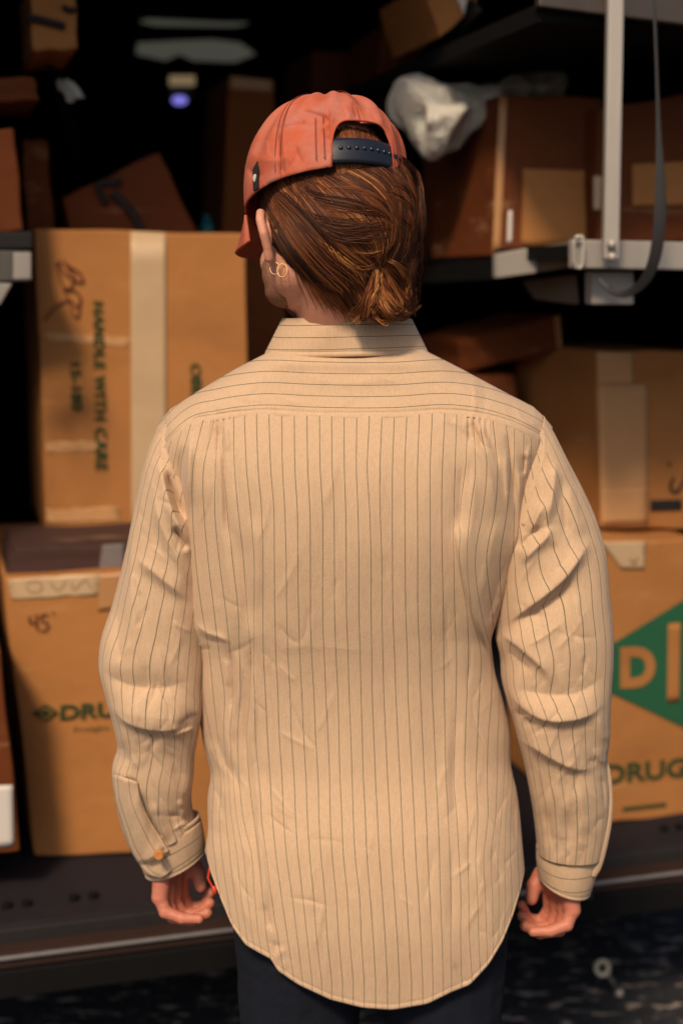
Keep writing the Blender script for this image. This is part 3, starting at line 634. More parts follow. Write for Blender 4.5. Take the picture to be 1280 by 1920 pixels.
BODY_FOLDS = [
 ([(419, 792), (417, 830), (421, 900), (427, 975), (437, 1030)], 4, 9, -.0042), ([(412, 792), (408, 830), (405, 870)], 4, 4, -.0025), ([(404, 796), (394, 830), (386, 870)], 5, 7, -.002),
 ([(426, 795), (428, 850)], 5, 7, .002), ([(412, 812), (412, 900), (418, 1000)], 7, 5, .003), ([(436, 798), (440, 870), (446, 940)], 6, 9, -.0015),
 ([(360, 806), (356, 850), (354, 920), (356, 1010), (362, 1100)], 9, 5, .008),       # rolled panel edge at the left armhole
 ([(343, 830), (338, 880), (344, 960), (347, 1010)], 7, 8, -.008),
 ([(432, 960), (450, 1050), (462, 1130), (470, 1200)], 18, 14, -.0045), ([(470, 960), (485, 1040), (484, 1150)], 10, 12, .0028),
 ([(400, 900), (420, 1020), (438, 1130), (445, 1200)], 14, 10, .003),
 ([(471, 1190), (472, 1240), (468, 1330), (463, 1390), (470, 1460)], 4, 8, -.004), ([(478, 1200), (477, 1330), (474, 1400), (485, 1500), (502, 1600)], 6, 9, .0032),
 ([(366, 1164), (385, 1184), (412, 1194), (436, 1206)], 8, 5, .0035), ([(370, 1182), (392, 1200), (418, 1204)], 5, 8, -.0018), ([(355, 1176), (362, 1206), (384, 1210)], 4, 5, .004), ([(372, 1218), (400, 1216)], 5, 5, -.002),
 ([(431, 1205), (436, 1250), (438, 1300), (434, 1345)], 4, 8, -.0055), ([(446, 1215), (450, 1280), (440, 1350)], 6, 8, .003), ([(422, 1230), (428, 1290)], 8, 6, .002),
 ([(392, 1385), (405, 1420), (428, 1460)], 7, 7, .0025), ([(405, 1370), (420, 1420), (445, 1470)], 6, 6, -.002), ([(422, 1330), (430, 1400), (452, 1450)], 7, 7, .002), ([(446, 1360), (440, 1420), (452, 1500)], 7, 8, -.0025),
 ([(400, 1470), (414, 1500), (420, 1540)], 7, 7, -.0025), ([(395, 1500), (402, 1560)], 6, 8, .0015),
 ([(481, 1520), (490, 1590), (498, 1660), (506, 1700)], 4, 6, .0028), ([(474, 1500), (482, 1590), (490, 1680)], 4, 6, -.0022), ([(495, 1690), (503, 1720), (512, 1745)], 5, 7, -.003),
 ([(430, 1600), (450, 1680), (480, 1760)], 10, 12, .0018), ([(500, 1790), (522, 1790), (535, 1770)], 7, 7, .002), ([(512, 1800), (520, 1760)], 5, 5, -.002),
 ([(480, 1216), (600, 1212), (700, 1222)], 9, 9, .0005), ([(535, 1682), (580, 1688), (625, 1702)], 5, 4, -.0011), ([(560, 1550), (566, 1640)], 5, 8, .0008), ([(612, 1480), (618, 1640)], 6, 12, .001),
 ([(884, 786), (890, 806), (898, 826), (912, 850)], 4, 6, -.0045), ([(876, 790), (880, 815), (886, 830)], 3, 4, -.003), ([(896, 792), (906, 815), (918, 845)], 5, 5, .003), ([(905, 800), (925, 840), (935, 880)], 5, 8, -.0025),
 ([(845, 790), (835, 788), (865, 800), (878, 820)], 8, 8, .002), ([(870, 830), (900, 850), (920, 900), (925, 980)], 12, 12, .003), ([(868, 860), (862, 940), (858, 1010)], 7, 14, -.003), ([(890, 870), (885, 960), (872, 1040)], 10, 10, .0022),
 ([(950, 806), (955, 850), (960, 900), (962, 960)], 5, 8, -.0052), ([(946, 830), (948, 900), (950, 960)], 7, 4, .003), ([(970, 860), (972, 930), (968, 1000), (955, 1060)], 9, 6, .006), ([(985, 850), (978, 895)], 5, 6, -.004), ([(992, 830), (986, 870), (984, 900)], 4, 5, .003),
 ([(855, 960), (860, 1020), (872, 1090), (893, 1165), (918, 1225), (935, 1290)], 34, 5, .0095) ,
 ([(935, 960), (915, 1050), (895, 1140)], 14, 14, .003), ([(950, 1040), (925, 1120), (910, 1180)], 9, 9, -.0025), ([(936, 1120), (920, 1160)], 5, 5, .002),
 ([(940, 1060), (952, 1085), (958, 1060)], 5, 5, .0),
 ([(854, 1300), (851, 1400), (848, 1480), (856, 1560)], 12, 10, -.0028), ([(838, 1350), (836, 1450), (838, 1560)], 14, 9, .002), ([(848, 1560), (846, 1680), (846, 1760)], 8, 8, -.0018),
 ([(965, 1490), (962, 1540), (968, 1590)], 6, 6, -.003), ([(972, 1500), (976, 1560)], 5, 5, .002),
 ([(970, 1590), (952, 1612), (942, 1624)], 4, 4, -.0010), ([(930, 1580), (922, 1610), (935, 1640), (925, 1665)], 6, 6, -.0018), ([(905, 1590), (896, 1625), (905, 1655), (898, 1680)], 7, 7, .0015), ([(885, 1540), (878, 1600), (886, 1650)], 7, 7, -.0012),
 ([(878, 1846), (862, 1830), (850, 1800)], 5, 6, -.002),
]
YOKE_FOLDS = [([(880, 690), (890, 740), (888, 785)], 6, 5, .0018), ([(905, 690), (910, 730), (905, 790)], 9, 8, -.0016), ([(395, 735), (400, 760), (392, 785)], 8, 8, -.0014), ([(430, 720), (440, 760), (470, 775)], 9, 9, .0012), ([(560, 700), (640, 718), (760, 708)], 9, 12, .0014), ([(350, 770), (390, 760), (430, 765)], 6, 6, .0014), ([(330, 800), (360, 785), (400, 778)], 5, 5, -.0012), ([(960, 760), (985, 790), (1010, 800)], 6, 6, .002)]
def back_surface(px, py, u):
    Yv = smooth_interp(py, YB)
    au = np.clip(np.abs(u), 0, 1)
    Yv = Yv+.105*(1-(np.clip(1-au**2.5, 0, 1))**(1/2.5))
    s = np.clip((py-interp(px, TOPL))/62, 0, 1)
    Yv = Yv+.055*(1-np.sqrt(1-(1-s)**2))*np.clip((np.abs(px-650)-110)/90, 0, 1)
    return Yv
def micro(px, py, seed, n, box, ang, w=(2.5, 5), L=(30, 90), amp=(.0004, .0011)):
    r_ = random.Random(seed); S_ = []
    for _ in range(n):
        x, y = r_.uniform(box[0], box[2]), r_.uniform(box[1], box[3]); a = math.radians(r_.gauss(ang[0], ang[1])); l = r_.uniform(*L); k = r_.uniform(-.35, .35)
        pts = [(x+math.cos(a+k*t)*l*t, y+math.sin(a+k*t)*l*t) for t in (0, .33, .66, 1)]
        S_.append((pts, r_.uniform(*w), r_.uniform(*w)*1.5, r_.uniform(*amp)*r_.choice((-1, 1))))
    return fold_disp(px, py, S_)*1.6
def build_torso():
    NC, NR, NY, NF = 300, 440, 64, 60
    u = np.sin(np.linspace(-1, 1, NC)*math.pi/2*.93)/math.sin(math.pi/2*.93)
    def xof(u, py): l = smooth_interp(py, LEDGE); r = smooth_interp(py, REDGE); return (l+r)/2+u*(r-l)/2
    def solve(fn, lo, hi):
        lo = np.full(u.shape, float(lo)); hi = np.full(u.shape, float(hi))
        for _ in range(50):
            m = (lo+hi)/2; f = m-fn(xof(u, m)); lo = np.where(f < 0, m, lo); hi = np.where(f < 0, hi, m)
        return (lo+hi)/2
    T = solve(lambda x: interp(x, TOPL), 600, 900); S = solve(lambda x: smooth_interp(x, SEAM), 700, 950); H = solve(lambda x: interp(x, HEM), 1500, 1950)
    H = np.convolve(np.pad(H, 2, 'edge'), np.ones(5)/5, 'valid')
    def sheet(v, A, B):
        py = A[None]+(B-A)[None]*v[:, None]; U = np.broadcast_to(u, py.shape); px = xof(U, py)
        Yv = back_surface(px, py, U); return px, py, U, at(px, py, Yv)
    # body
    v = np.linspace(0, 1, NR); px, py, U, P = sheet(v, S-3, H)
    D = 1.55*fold_disp(px, py, BODY_FOLDS)
    env = np.clip((py-800)/120, 0, 1)
    D += micro(px, py, 1, 46, (370, 820, 940, 1750), (89, 7), L=(50, 160))+micro(px, py, 2, 26, (380, 1100, 520, 1700), (70, 35))+micro(px, py, 3, 22, (840, 1000, 960, 1700), (100, 30))+micro(px, py, 5, 16, (480, 1500, 900, 1850), (20, 40), amp=(.0003, .0007))
    D += (.0011*np.sin((px-650)*.055+np.sin(py*.006)*1.2)+.0009*vnoise(px, py*.18, 3, 9, .03, .11))*(.5+.5*env)
    D += .0012*vnoise(px, py*.6, 4, 8, .015, .05)
    D += .0008*np.exp(-((py-S[None])/5)**2)*0
    # gathers under the yoke
    D += .0022*np.sin(px*.55)*np.exp(-((px-410)/26)**2)*np.exp(-((py-795)/36)**2)+.0020*np.sin(px*.55)*np.exp(-((px-892)/22)**2)*np.exp(-((py-795)/34)**2)
    # rolled hem
    hd = (H[None]-py); D += .0009*np.exp(-((hd-3)/3.)**2)-.0007*np.exp(-((hd-10)/2.2)**2)
    P = push(P, D)
    st = body_stripe(px.ravel(), py.ravel()).reshape(px.shape)
    uv = np.stack([st, py/1500], -1)
    # front
    uf = u[::-1][::5]; k = np.arange(NC)[::-1][::5]
    Pf = P[:, k].copy(); edge = np.clip(1-np.abs(u[k])**2.4, 0, 1)**(1/2.4)
    yed = np.maximum(P[:, :1, 1], P[:, -1:, 1]).mean(1, keepdims=True) if False else (P[:, :1, 1]+P[:, -1:, 1])/2
    top = np.clip(np.linspace(0, 1, NR)*14, 0, 1)[:, None]**.6
    Pf[..., 1] = Pf[..., 1]*(1-top)+(yed+edge[None]*.115)*top
    Pf[..., 1] = np.maximum(Pf[..., 1], P[:, k, 1]+.01*top)
    uvf = uv[:, k].copy(); uvf[..., 0] += .3
    nb = P.reshape(-1, 3); nf = Pf.reshape(-1, 3)
    F = np.concatenate([grid_faces(NR, NC), grid_faces(NR, len(k))+len(nb)])
    me = mesh('shirt', np.concatenate([nb, nf]), F, np.concatenate([uv.reshape(-1, 2), uvf.reshape(-1, 2)]))
    sh = link('shirt', me, SH, person); solid(sh, .0012, 1)
    # yoke
    v = np.linspace(0, 1, NY); px, py, U, P = sheet(v, T-1, S+2)
    D = 1.3*fold_disp(px, py, YOKE_FOLDS)+micro(px, py, 6, 30, (330, 690, 1000, 790), (10, 35), amp=(.0003, .0008))+.0012*vnoise(px, py*2, 9, 8, .02, .05)+.0016
    sdist = (S[None]+2-py); D += -.0018*np.exp(-((sdist-12)/2)**2)-.0015*np.exp(-(sdist/1.5)**2)
    P = push(P, D); P[0, :, 1] += .004
    st = (S[None]+1.5-py)/21.3*(1+.18*np.abs(U)**3)+.52+.03*np.sin(px*.02)
    me = mesh('yoke', P.reshape(-1, 3), grid_faces(NY, NC), np.stack([st, px/1500], -1).reshape(-1, 2))
    yk = link('yoke', me, SH, sh); solid(yk, .0022, -1)
    return sh
shirt = build_torso()

def build_sleeve(rings, folds, Yc, name, side, cuffn, seed):
    R = np.array(rings, float); n = len(R); NR, NC = 330, 220
    key = np.concatenate([[0], np.cumsum(np.hypot(np.diff((R[:, 0]+R[:, 2])/2), np.diff((R[:, 1]+R[:, 3])/2)))])
    T = np.linspace(0, key[-1], NR)
    c = [smooth_interp(T, list(zip(key, R[:, j]))) for j in range(4)]; Yv = smooth_interp(T, [(key[i], Yc[i]) for i in range(n)])
    O = at(c[0], c[1], Yv); I = at(c[2], c[3], Yv); C = (O+I)/2; Mj = (O-I)/2; rad = np.linalg.norm(Mj, axis=1)
    depth = np.clip(rad*.95, .03, .062)
    depth[:40] = np.linspace(.045, depth[40], 40)
    th = np.linspace(0, 2*math.pi, NC+1)
    ex = 2/2.2
    ct = np.sign(np.cos(th))*np.abs(np.cos(th))**ex; stt = np.sign(np.sin(th))*np.abs(np.sin(th))**ex
    P = C[:, None]+Mj[:, None]*ct[None, :, None]*1.0
    P[..., 1] -= depth[:, None]*stt[None]
    px, py = topx(P)
    D = 1.75*fold_disp(px.ravel(), py.ravel(), folds).reshape(px.shape)
    cxm = (R[:, 0].mean()+R[:, 2].mean())/2; D = D+micro(px.ravel(), py.ravel(), seed, 70, (cxm-70, 850, cxm+70, 1590), (75 if side > 0 else 105, 28), L=(40, 120), amp=(.0005, .0015)).reshape(px.shape)+micro(px.ravel(), py.ravel(), seed+5, 22, (cxm-30, 1500, cxm+70, 1600), (90, 20), L=(15, 45)).reshape(px.shape)
    D += .0022*vnoise(px, py, seed, 10, .02, .06)+.0008*vnoise(px, py, seed+1, 8, .06, .14)
    wt = np.clip(stt, 0, 1)**.5; P = push(P, D*wt[None])
    # back side roughness
    P[..., 1] += np.clip(-stt, 0, 1)[None]*.003*vnoise(px, py, seed+2, 8, .02, .05)
    st = np.broadcast_to(th[None]*.060/.0155, px.shape).copy()
    st += (T[:, None]/key[-1])*side*.6+D*26
    uv = np.stack([st, T[:, None]/1500+0*px], -1)
    me = mesh(name, P.reshape(-1, 3), grid_faces(NR, NC+1), uv.reshape(-1, 2))
    o = link(name, me, SH, shirt); solid(o, .0012, 0)
    return o
LR = [(311, 784, 392, 960), (291, 815, 392, 1000), (275, 858, 392, 1035), (256, 940, 390, 1085), (238, 1030, 388, 1130), (213, 1130, 384, 1195), (190, 1205, 382, 1250), (188, 1248, 380, 1285), (200, 1300, 380, 1325), (216, 1362, 372, 1372), (222, 1400, 364, 1418), (213, 1432, 362, 1452), (216, 1480, 358, 1488), (230, 1545, 360, 1520), (250, 1592, 368, 1545)]
LFO = [
 ([(292, 850), (306, 900), (320, 950), (345, 1010), (356, 1060)], 12, 14, .010), ([(312, 880), (328, 930), (350, 985)], 6, 9, -.012), ([(325, 985), (340, 1010), (352, 1035)], 6, 7, -.010), ([(285, 900), (300, 980), (335, 1050), (358, 1110)], 12, 10, .005),
 ([(250, 1040), (285, 1070), (320, 1098), (358, 1130)], 26, 10, .0065), ([(262, 1062), (300, 1098), (345, 1135)], 10, 22, -.0015),
 ([(262, 900), (246, 1040), (250, 1150), (256, 1250)], 10, 16, .004), ([(225, 1100), (222, 1200), (232, 1260)], 14, 12, -.004),
 ([(205, 1318), (235, 1352), (280, 1368), (330, 1366), (374, 1330)], 52, 6, .014), ([(190, 1250), (230, 1280), (300, 1290), (370, 1270)], 26, 22, -.006),
 ([(330, 1372), (350, 1348), (374, 1338)], 6, 12, -.008), ([(318, 1380), (345, 1372), (372, 1362)], 4, 5, .004),
 ([(226, 1340), (240, 1400), (262, 1450)], 8, 10, .004), ([(222, 1392), (236, 1412), (250, 1436)], 10, 16, -.006), ([(214, 1440), (228, 1455), (258, 1462)], 20, 5, .007), ([(232, 1460), (245, 1462), (262, 1470)], 4, 4, -.003),
 ([(300, 1400), (330, 1430), (345, 1480)], 12, 12, -.003), ([(350, 1400), (362, 1450), (350, 1480), (335, 1500)], 8, 10, .004),
 ([(262, 1478), (275, 1520), (300, 1570), (322, 1605)], 6, 5, -.008), ([(285, 1500), (300, 1540), (318, 1580)], 7, 7, .004),
 ([(330, 1500), (345, 1515), (338, 1540)], 6, 6, .004), ([(345, 1500), (355, 1530), (352, 1555)], 5, 5, -.004), ([(310, 1530), (335, 1530), (350, 1545)], 5, 5, -.003), ([(320, 1560), (345, 1545), (365, 1560)], 5, 5, .003), ([(325, 1590), (350, 1570), (370, 1575)], 4, 4, -.003)]
LY = [1.885, 1.885, 1.885, 1.885, 1.885, 1.885, 1.88, 1.88, 1.88, 1.885, 1.89, 1.895, 1.90, 1.91, 1.915]
build_sleeve(LR, LFO, LY, 'sleeve', 1, 0, 11)
RR = [(1018, 780, 935, 960), (1035, 808, 930, 1010), (1060, 858, 930, 1055), (1092, 920, 928, 1110), (1116, 975, 928, 1150), (1132, 1030, 929, 1180), (1140, 1110, 930, 1200), (1147, 1185, 938, 1235), (1147, 1240, 941, 1275), (1144, 1285, 950, 1312), (1141, 1335, 962, 1352), (1140, 1380, 972, 1392), (1135, 1425, 982, 1430), (1140, 1480, 992, 1478), (1138, 1545, 1002, 1540), (1128, 1602, 1008, 1598)]
RY = [1.885]*6+[1.88]*4+[1.885, 1.89, 1.895, 1.90, 1.91, 1.915]
RFO = [
 ([(1040, 860), (1036, 920), (1022, 1000)], 9, 12, .006), ([(1022, 930), (1000, 985), (975, 1035)], 10, 8, .005), ([(1020, 988), (1000, 998), (985, 1012), (972, 1036)], 8, 8, -.006), ([(1034, 985), (1022, 1010), (996, 1035), (976, 1060)], 9, 12, .006),
 ([(1062, 900), (1078, 960), (1092, 1010)], 14, 12, .003), ([(1050, 880), (1056, 960), (1062, 1020)], 8, 8, -.003),
 ([(1108, 1008), (1090, 1040), (1060, 1082), (1020, 1118), (975, 1150), (935, 1178)], 7, 26, .0085), ([(1085, 1080), (1050, 1112), (1005, 1142), (960, 1172)], 18, 8, -.0045),
 ([(1072, 1080), (1082, 1150), (1110, 1230)], 10, 10, .002), ([(930, 1182), (955, 1200), (985, 1224), (1015, 1252), (1040, 1290)], 34, 6, .0105), ([(945, 1215), (970, 1235), (1000, 1262)], 6, 22, -.006),
 ([(944, 1282), (975, 1322), (1015, 1348), (1060, 1352), (1105, 1340), (1140, 1308)], 46, 7, .0125), ([(960, 1290), (1010, 1300), (1080, 1300), (1140, 1260)], 20, 20, -.005), ([(960, 1330), (985, 1345), (1005, 1362)], 6, 10, -.006), ([(975, 1345), (990, 1345), (1005, 1360)], 5, 5, .004),
 ([(960, 1378), (1000, 1402), (1040, 1426), (1080, 1442), (1120, 1440)], 34, 6, .010), ([(1110, 1400), (1125, 1425), (1140, 1428)], 12, 5, .006), ([(1100, 1425), (1118, 1430)], 6, 6, -.004), ([(1120, 1330), (1128, 1370), (1140, 1395)], 8, 8, .004),
 ([(1124, 1452), (1130, 1480), (1132, 1520)], 5, 5, -.004), ([(1006, 1440), (1012, 1500), (1010, 1560)], 8, 8, -.003), ([(1040, 1460), (1050, 1520), (1045, 1580)], 10, 10, .0018),
 ([(1085, 1460), (1092, 1520), (1100, 1570)], 8, 8, .002), ([(1020, 1500), (1030, 1550), (1034, 1592)], 6, 6, -.0025), ([(1062, 1520), (1066, 1560), (1064, 1595)], 5, 6, -.0018), ([(1090, 1530), (1088, 1570), (1094, 1596)], 5, 6, .0018), ([(1110, 1560), (1120, 1540), (1132, 1530)], 6, 7, -.002)]
build_sleeve(RR, RFO, RY, 'sleeve', -1, 0, 21)
# seams along the armholes
from mathutils.bvhtree import BVHTree
def bvh_of(objs):
    V, F = [], []
    for o in objs:
        n = len(V); V += [tuple(v.co) for v in o.data.vertices]; F += [tuple(i+n for i in p.vertices) for p in o.data.polygons]
    return BVHTree.FromPolygons(V, F)
bpy.context.view_layer.update()
SB = bvh_of([shirt]+list(shirt.children))
def surfY(px, py, dflt=1.86):
    d = Vector(rays(px, py).tolist()).normalized(); h = SB.ray_cast(Vector((0, 0, CH)), d)
    return h[0].y if h[0] else dflt
def strip_on(name, pts, Ys, hw, mat, parent, stripe=None, lift=.0):
    n = (len(pts)-1)*12+1; T = np.linspace(0, len(pts)-1, n)
    X = smooth_interp(T, [(i, p[0]) for i, p in enumerate(pts)]); Yp = smooth_interp(T, [(i, p[1]) for i, p in enumerate(pts)]); Yd = None
    dx, dy = np.gradient(X), np.gradient(Yp); L = np.hypot(dx, dy); nx, ny = -dy/L, dx/L
    V = []; k = np.linspace(-1, 1, 9)
    for s in k:
        xx, yy = X+nx*s*hw, Yp+ny*s*hw; Yd = np.array([surfY(a_, b_) for a_, b_ in zip(xx, yy)])
        Yd = np.convolve(np.pad(Yd, 7, 'edge'), np.hanning(17)[1:-1]/np.hanning(17)[1:-1].sum(), 'valid')
        V.append(at(xx, yy, Yd-.0004+.0012*s*s+.0002*np.sin(T*19)))
    V = np.stack(V, 1); uv = np.zeros(V.shape[:2]+(2,)); uv[..., 0] = T[:, None]*1.6+k[None]*.2; uv[..., 1] = T[:, None]
    o = link(name, mesh(name, V.reshape(-1, 3), grid_faces(n, 9), uv.reshape(-1, 2)), mat, parent); solid(o, .0015, 0); return o
strip_on('armhole_seam', [(306, 805), (305, 828), (305, 850), (318, 890), (334, 935), (346, 975)], [1.868, 1.855, 1.845, 1.832, 1.824, 1.822], 5, SHP, shirt)
strip_on('armhole_seam', [(1018, 808), (1020, 832), (1018, 860), (1003, 900), (990, 940), (980, 985)], [1.868, 1.855, 1.845, 1.832, 1.825, 1.822], 5, SHP, shirt)

# cuffs
def cuff(name, top, bot, Yt, Yb_, dep, flap=None):
    (xl, yl, xr, yr), (bl, bly, br, bry) = top, bot; NR, NC = 40, 90; th = np.linspace(0, 2*math.pi, NC+1)
    V = []; 
    for i in range(NR):
        s = i/(NR-1); L = at(xl+(bl-xl)*s, yl+(bly-yl)*s, Yt+(Yb_-Yt)*s); R = at(xr+(br-xr)*s, yr+(bry-yr)*s, Yt+(Yb_-Yt)*s)
        C = (L+R)/2; Mj = (R-L)/2; P = C[None]+Mj[None]*np.cos(th)[:, None]; P[:, 1] -= dep*np.sin(th)
        sag = .007*np.clip(np.sin(th), 0, 1)*s; P[:, 2] -= sag
        bulge = 1+.03*math.sin(s*math.pi)-.05*math.exp(-((s-.12)/.03)**2)-.03*math.exp(-((s-.93)/.02)**2); P[:, :2] = C[None, :2]+(P[:, :2]-C[None, :2])*bulge
        V.append(P)
    V = np.array(V); px, py = topx(V)
    V[..., 1] += .0012*vnoise(px, py, 31, 8, .03, .1)
    uv = np.zeros(V.shape[:2]+(2,)); uv[..., 0] = (np.arange(NR)/NR*3.1)[:, None]+.15*np.sin(th*2)[None]
    o = link(name, mesh(name, V.reshape(-1, 3), grid_faces(NR, NC+1), uv.reshape(-1, 2)), shirt_mat('cuff_cloth', False, .03) if name == 'cuff' else SH, shirt)
    solid(o, .003, 0); return o
cuff('cuff', (250, 1562, 372, 1528), (274, 1636, 384, 1592), 1.912, 1.925, .040)
cuff('cuff', (1007, 1586, 1126, 1590), (1010, 1640, 1104, 1668), 1.915, 1.925, .040)
def panel(name, outline, Yf, mat, parent, th=.003, n=16, bul=.004):
    """cloth panel between two pixel polylines, at depth Yf(px,py)"""
    A, B = outline; T = np.linspace(0, 1, 40); ta = np.linspace(0, 1, len(A)); tb = np.linspace(0, 1, len(B))
    ax = smooth_interp(T, list(zip(ta, [p[0] for p in A]))); ay = smooth_interp(T, list(zip(ta, [p[1] for p in A])))
    bx = smooth_interp(T, list(zip(tb, [p[0] for p in B]))); by = smooth_interp(T, list(zip(tb, [p[1] for p in B])))
    k = np.linspace(0, 1, n); PX_ = ax[:, None]*(1-k)+bx[:, None]*k; PY_ = ay[:, None]*(1-k)+by[:, None]*k
    Yd = np.vectorize(Yf)(PX_, PY_)-bul*4*(k*(1-k))[None]+.0008*vnoise(PX_, PY_, 8, 6, .05, .15)
    V = at(PX_, PY_, Yd); uv = np.zeros(V.shape[:2]+(2,)); uv[..., 0] = k[None]*2.2+.1
    o = link(name, mesh(name, V.reshape(-1, 3), grid_faces(40, n), uv.reshape(-1, 2)), mat, parent); solid(o, th, 0); return o
pl1 = panel('cuff_placket', ([(214, 1452), (218, 1500), (232, 1548), (246, 1592), (262, 1620), (280, 1640), (305, 1646)], [(258, 1466), (264, 1500), (282, 1540), (300, 1570), (314, 1592), (325, 1610), (322, 1632)]), lambda x, y: min(surfY(x, y, 9), surfY(x+6, y, 9), surfY(x, y-12, 9), 1.885)-.003, shirt_mat('placket_cloth', False, .02), shirt)
pl2 = panel('cuff_placket', ([(1130, 1410), (1141, 1440), (1146, 1480), (1146, 1530), (1138, 1580), (1126, 1625), (1114, 1645)], [(1124, 1420), (1130, 1450), (1137, 1490), (1136, 1530), (1126, 1570), (1113, 1610), (1104, 1642)]), lambda x, y: 1.895-(x-1100)*.0002, SHP, shirt)
mb = MB(); c = atv(298, 1603, surfY(298, 1603)-.0065); mb.tube([c+Vector((0, .004, 0)), c, c+Vector((0, -.0035, 0)), c+Vector((0, -.0042, 0)), c+Vector((0, -.003, 0))], [.0064, .0066, .0062, .0048, .0030], 24); mb.build('button', BTN, shirt, False)

# collar
def build_collar():
    NA, NR = 120, 48; V, uv = [], []
    ph = np.linspace(-math.pi/2, math.pi/2, NA)
    for j in range(NR):
        s = j/(NR-1); hw = 120+33*s
        px = 650+hw*np.sin(ph)-1.5*s
        py = 599+67*s-3*s*np.sin(ph)+5*math.sin(s*math.pi/2)*np.cos(ph)**2*.4-2*np.cos(ph)**2*(1-s)
        Yd = 1.837-.006*s+(.060+.012*s)*(1-np.cos(ph))+.0012*np.sin(ph*7+s*3)-.0015*math.sin(s*math.pi)
        Yd = Yd-.0016*math.exp(-((s-.95)/.03)**2)+.0012*math.exp(-((s-.88)/.015)**2)
        Q = at(px, py, Yd)
        # carry the collar round to the front on both sides
        fl, fr = [], []
        for k in range(1, 15):
            a = k/14*1.45
            for L, e_, sg in ((fl, Q[0], -1), (fr, Q[-1], 1)):
                r_ = abs(e_[0]-at(650, 630, 1.9)[0]); L.append([at(650, 630, 1.9)[0]+sg*r_*math.cos(a), e_[1]+(.085+.01*s)*math.sin(a), e_[2]-.018*math.sin(a)**2-.01*s*math.sin(a)])
        row = np.concatenate([np.array(fl[::-1]), Q, np.array(fr)]); V.append(row)
        pa = np.linspace(-1, 1, len(row)); uv.append(np.stack([s*68/22+.02+.04*np.sin(pa*4)-.18*np.cos(pa*1.5)*(1-s)*.3, pa], -1))
    V = np.array(V); uv = np.array(uv); cx = at(650, 630, 1.9)[0]; n = V.shape[1]
    IN = V[:1].repeat(12, 0).copy()
    for i in range(12):
        q = i/11; k = 1-.05*min(1, q*3); IN[i, :, 0] = cx+(IN[i, :, 0]-cx)*k; IN[i, :, 1] = 1.90+(IN[i, :, 1]-1.90)*k; IN[i, :, 2] += .0015*math.sin(min(1, q*4)*math.pi)-.040*q
    A = np.concatenate([IN[::-1], V]); UU = np.concatenate([uv[:1].repeat(12, 0), uv])
    o = link('collar', mesh('collar', A.reshape(-1, 3), grid_faces(NR+12, n), UU.reshape(-1, 2)), SH, shirt); solid(o, .0016, 1)
build_collar()

# ---------------------------------------------------------------- head frame
YAW, TILT = math.radians(28), math.radians(18)
Fh = Vector((-math.sin(YAW), math.cos(YAW), 0)); Rr = Vector((math.cos(YAW), math.sin(YAW), 0))
Ff = (Fh*math.cos(TILT)-Vector((0, 0, 1))*math.sin(TILT)).normalized(); Uu = Rr.cross(Ff).normalized()
ROLL = math.radians(-3)
Rr2 = Rr*math.cos(ROLL)+Uu*math.sin(ROLL); Uu = Rr2.cross(Ff).normalized(); Rr = Rr2
HM = Matrix((Rr, Ff, Uu)).transposed()
CC = atv(611, 376, 1.864)                      # centre of the cap's rim
def hp(r, f, u): return CC+Rr*r+Ff*f+Uu*u

# ---------------------------------------------------------------- body (skin), one continuous mesh
mb = MB()
mb.sphere(hp(0, 0, .02), (.083, .103, .095), HM); mb.sphere(hp(0, .012, -.035), (.076, .092, .075), HM)
mb.sphere(hp(0, .045, -.085), (.060, .058, .055), HM); mb.sphere(hp(0, .075, -.112), (.032, .030, .022), HM)     # jaw, chin
mb.sphere(hp(-.035, .072, -.06), (.03, .028, .026), HM); mb.sphere(hp(.035, .072, -.06), (.03, .028, .026), HM)  # cheeks
mb.caps(hp(0, .098, -.030), .010, hp(0, .118, -.062), .013); mb.sphere(hp(0, .100, -.090), (.024, .012, .006), HM); mb.sphere(hp(0, .098, -.099), (.022, .012, .007), HM)
mb.sphere(hp(0, .088, -.018), (.055, .018, .012), HM)
nk0, nk1 = hp(0, .010, -.080), atv(652, 690, 1.937)
mb.caps(nk0, .056, nk1, .053); mb.caps(hp(0, -.032, -.06), .043, atv(655, 625, 1.915), .048)
mb.sphere(hp(-.042, .030, -.078), (.030, .048, .042), HM); mb.sphere(hp(.042, .030, -.078), (.030, .048, .042), HM)
for s in (-1, 1):                               # ears
    pts = [(.083, .012, -.028), (.092, .004, -.022), (.097, -.004, -.034), (.094, -.004, -.052), (.087, .004, -.068), (.083, .010, -.078)]
    rr = [.006, .006, .0062, .0062, .006, .0066]
    for i in range(len(pts)-1):
        a_, c_ = pts[i], pts[i+1]; mb.caps(hp(a_[0]*s, a_[1], a_[2]), rr[i], hp(c_[0]*s, c_[1], c_[2]), rr[i+1], 12)
    mb.sphere(hp(.084*s, .008, -.050), (.006, .010, .024), HM)
# trunk and arms
sh_c = atv(652, 780, 1.90)
mb.sphere((sh_c.x, 1.905, sh_c.z-.10), (.155, .085, .16)); mb.sphere((sh_c.x, 1.905, sh_c.z-.33), (.135, .08, .18)); mb.sphere((sh_c.x+.01, 1.90, .80), (.15, .085, .13))
mb.caps(sh_c+Vector((-.13, 0, -.05)), .045, sh_c+Vector((.13, 0, -.05)), .045)
mb.caps(sh_c+Vector((-.13, .02, -.06)), .035, atv(335, 960, 1.92), .035); mb.caps(sh_c+Vector((.13, .02, -.06)), .035, atv(1000, 960, 1.92), .035)
def arm(S, E, W_):
    mb.caps(S, .036, E, .034); mb.caps(E, .036, W_, .024)
LW, RW = atv(324, 1606, 1.925), atv(1058, 1632, 1.925)
arm(atv(335, 960, 1.90), atv(285, 1250, 1.895), LW); arm(atv(1000, 960, 1.90), atv(1055, 1290, 1.895), RW)
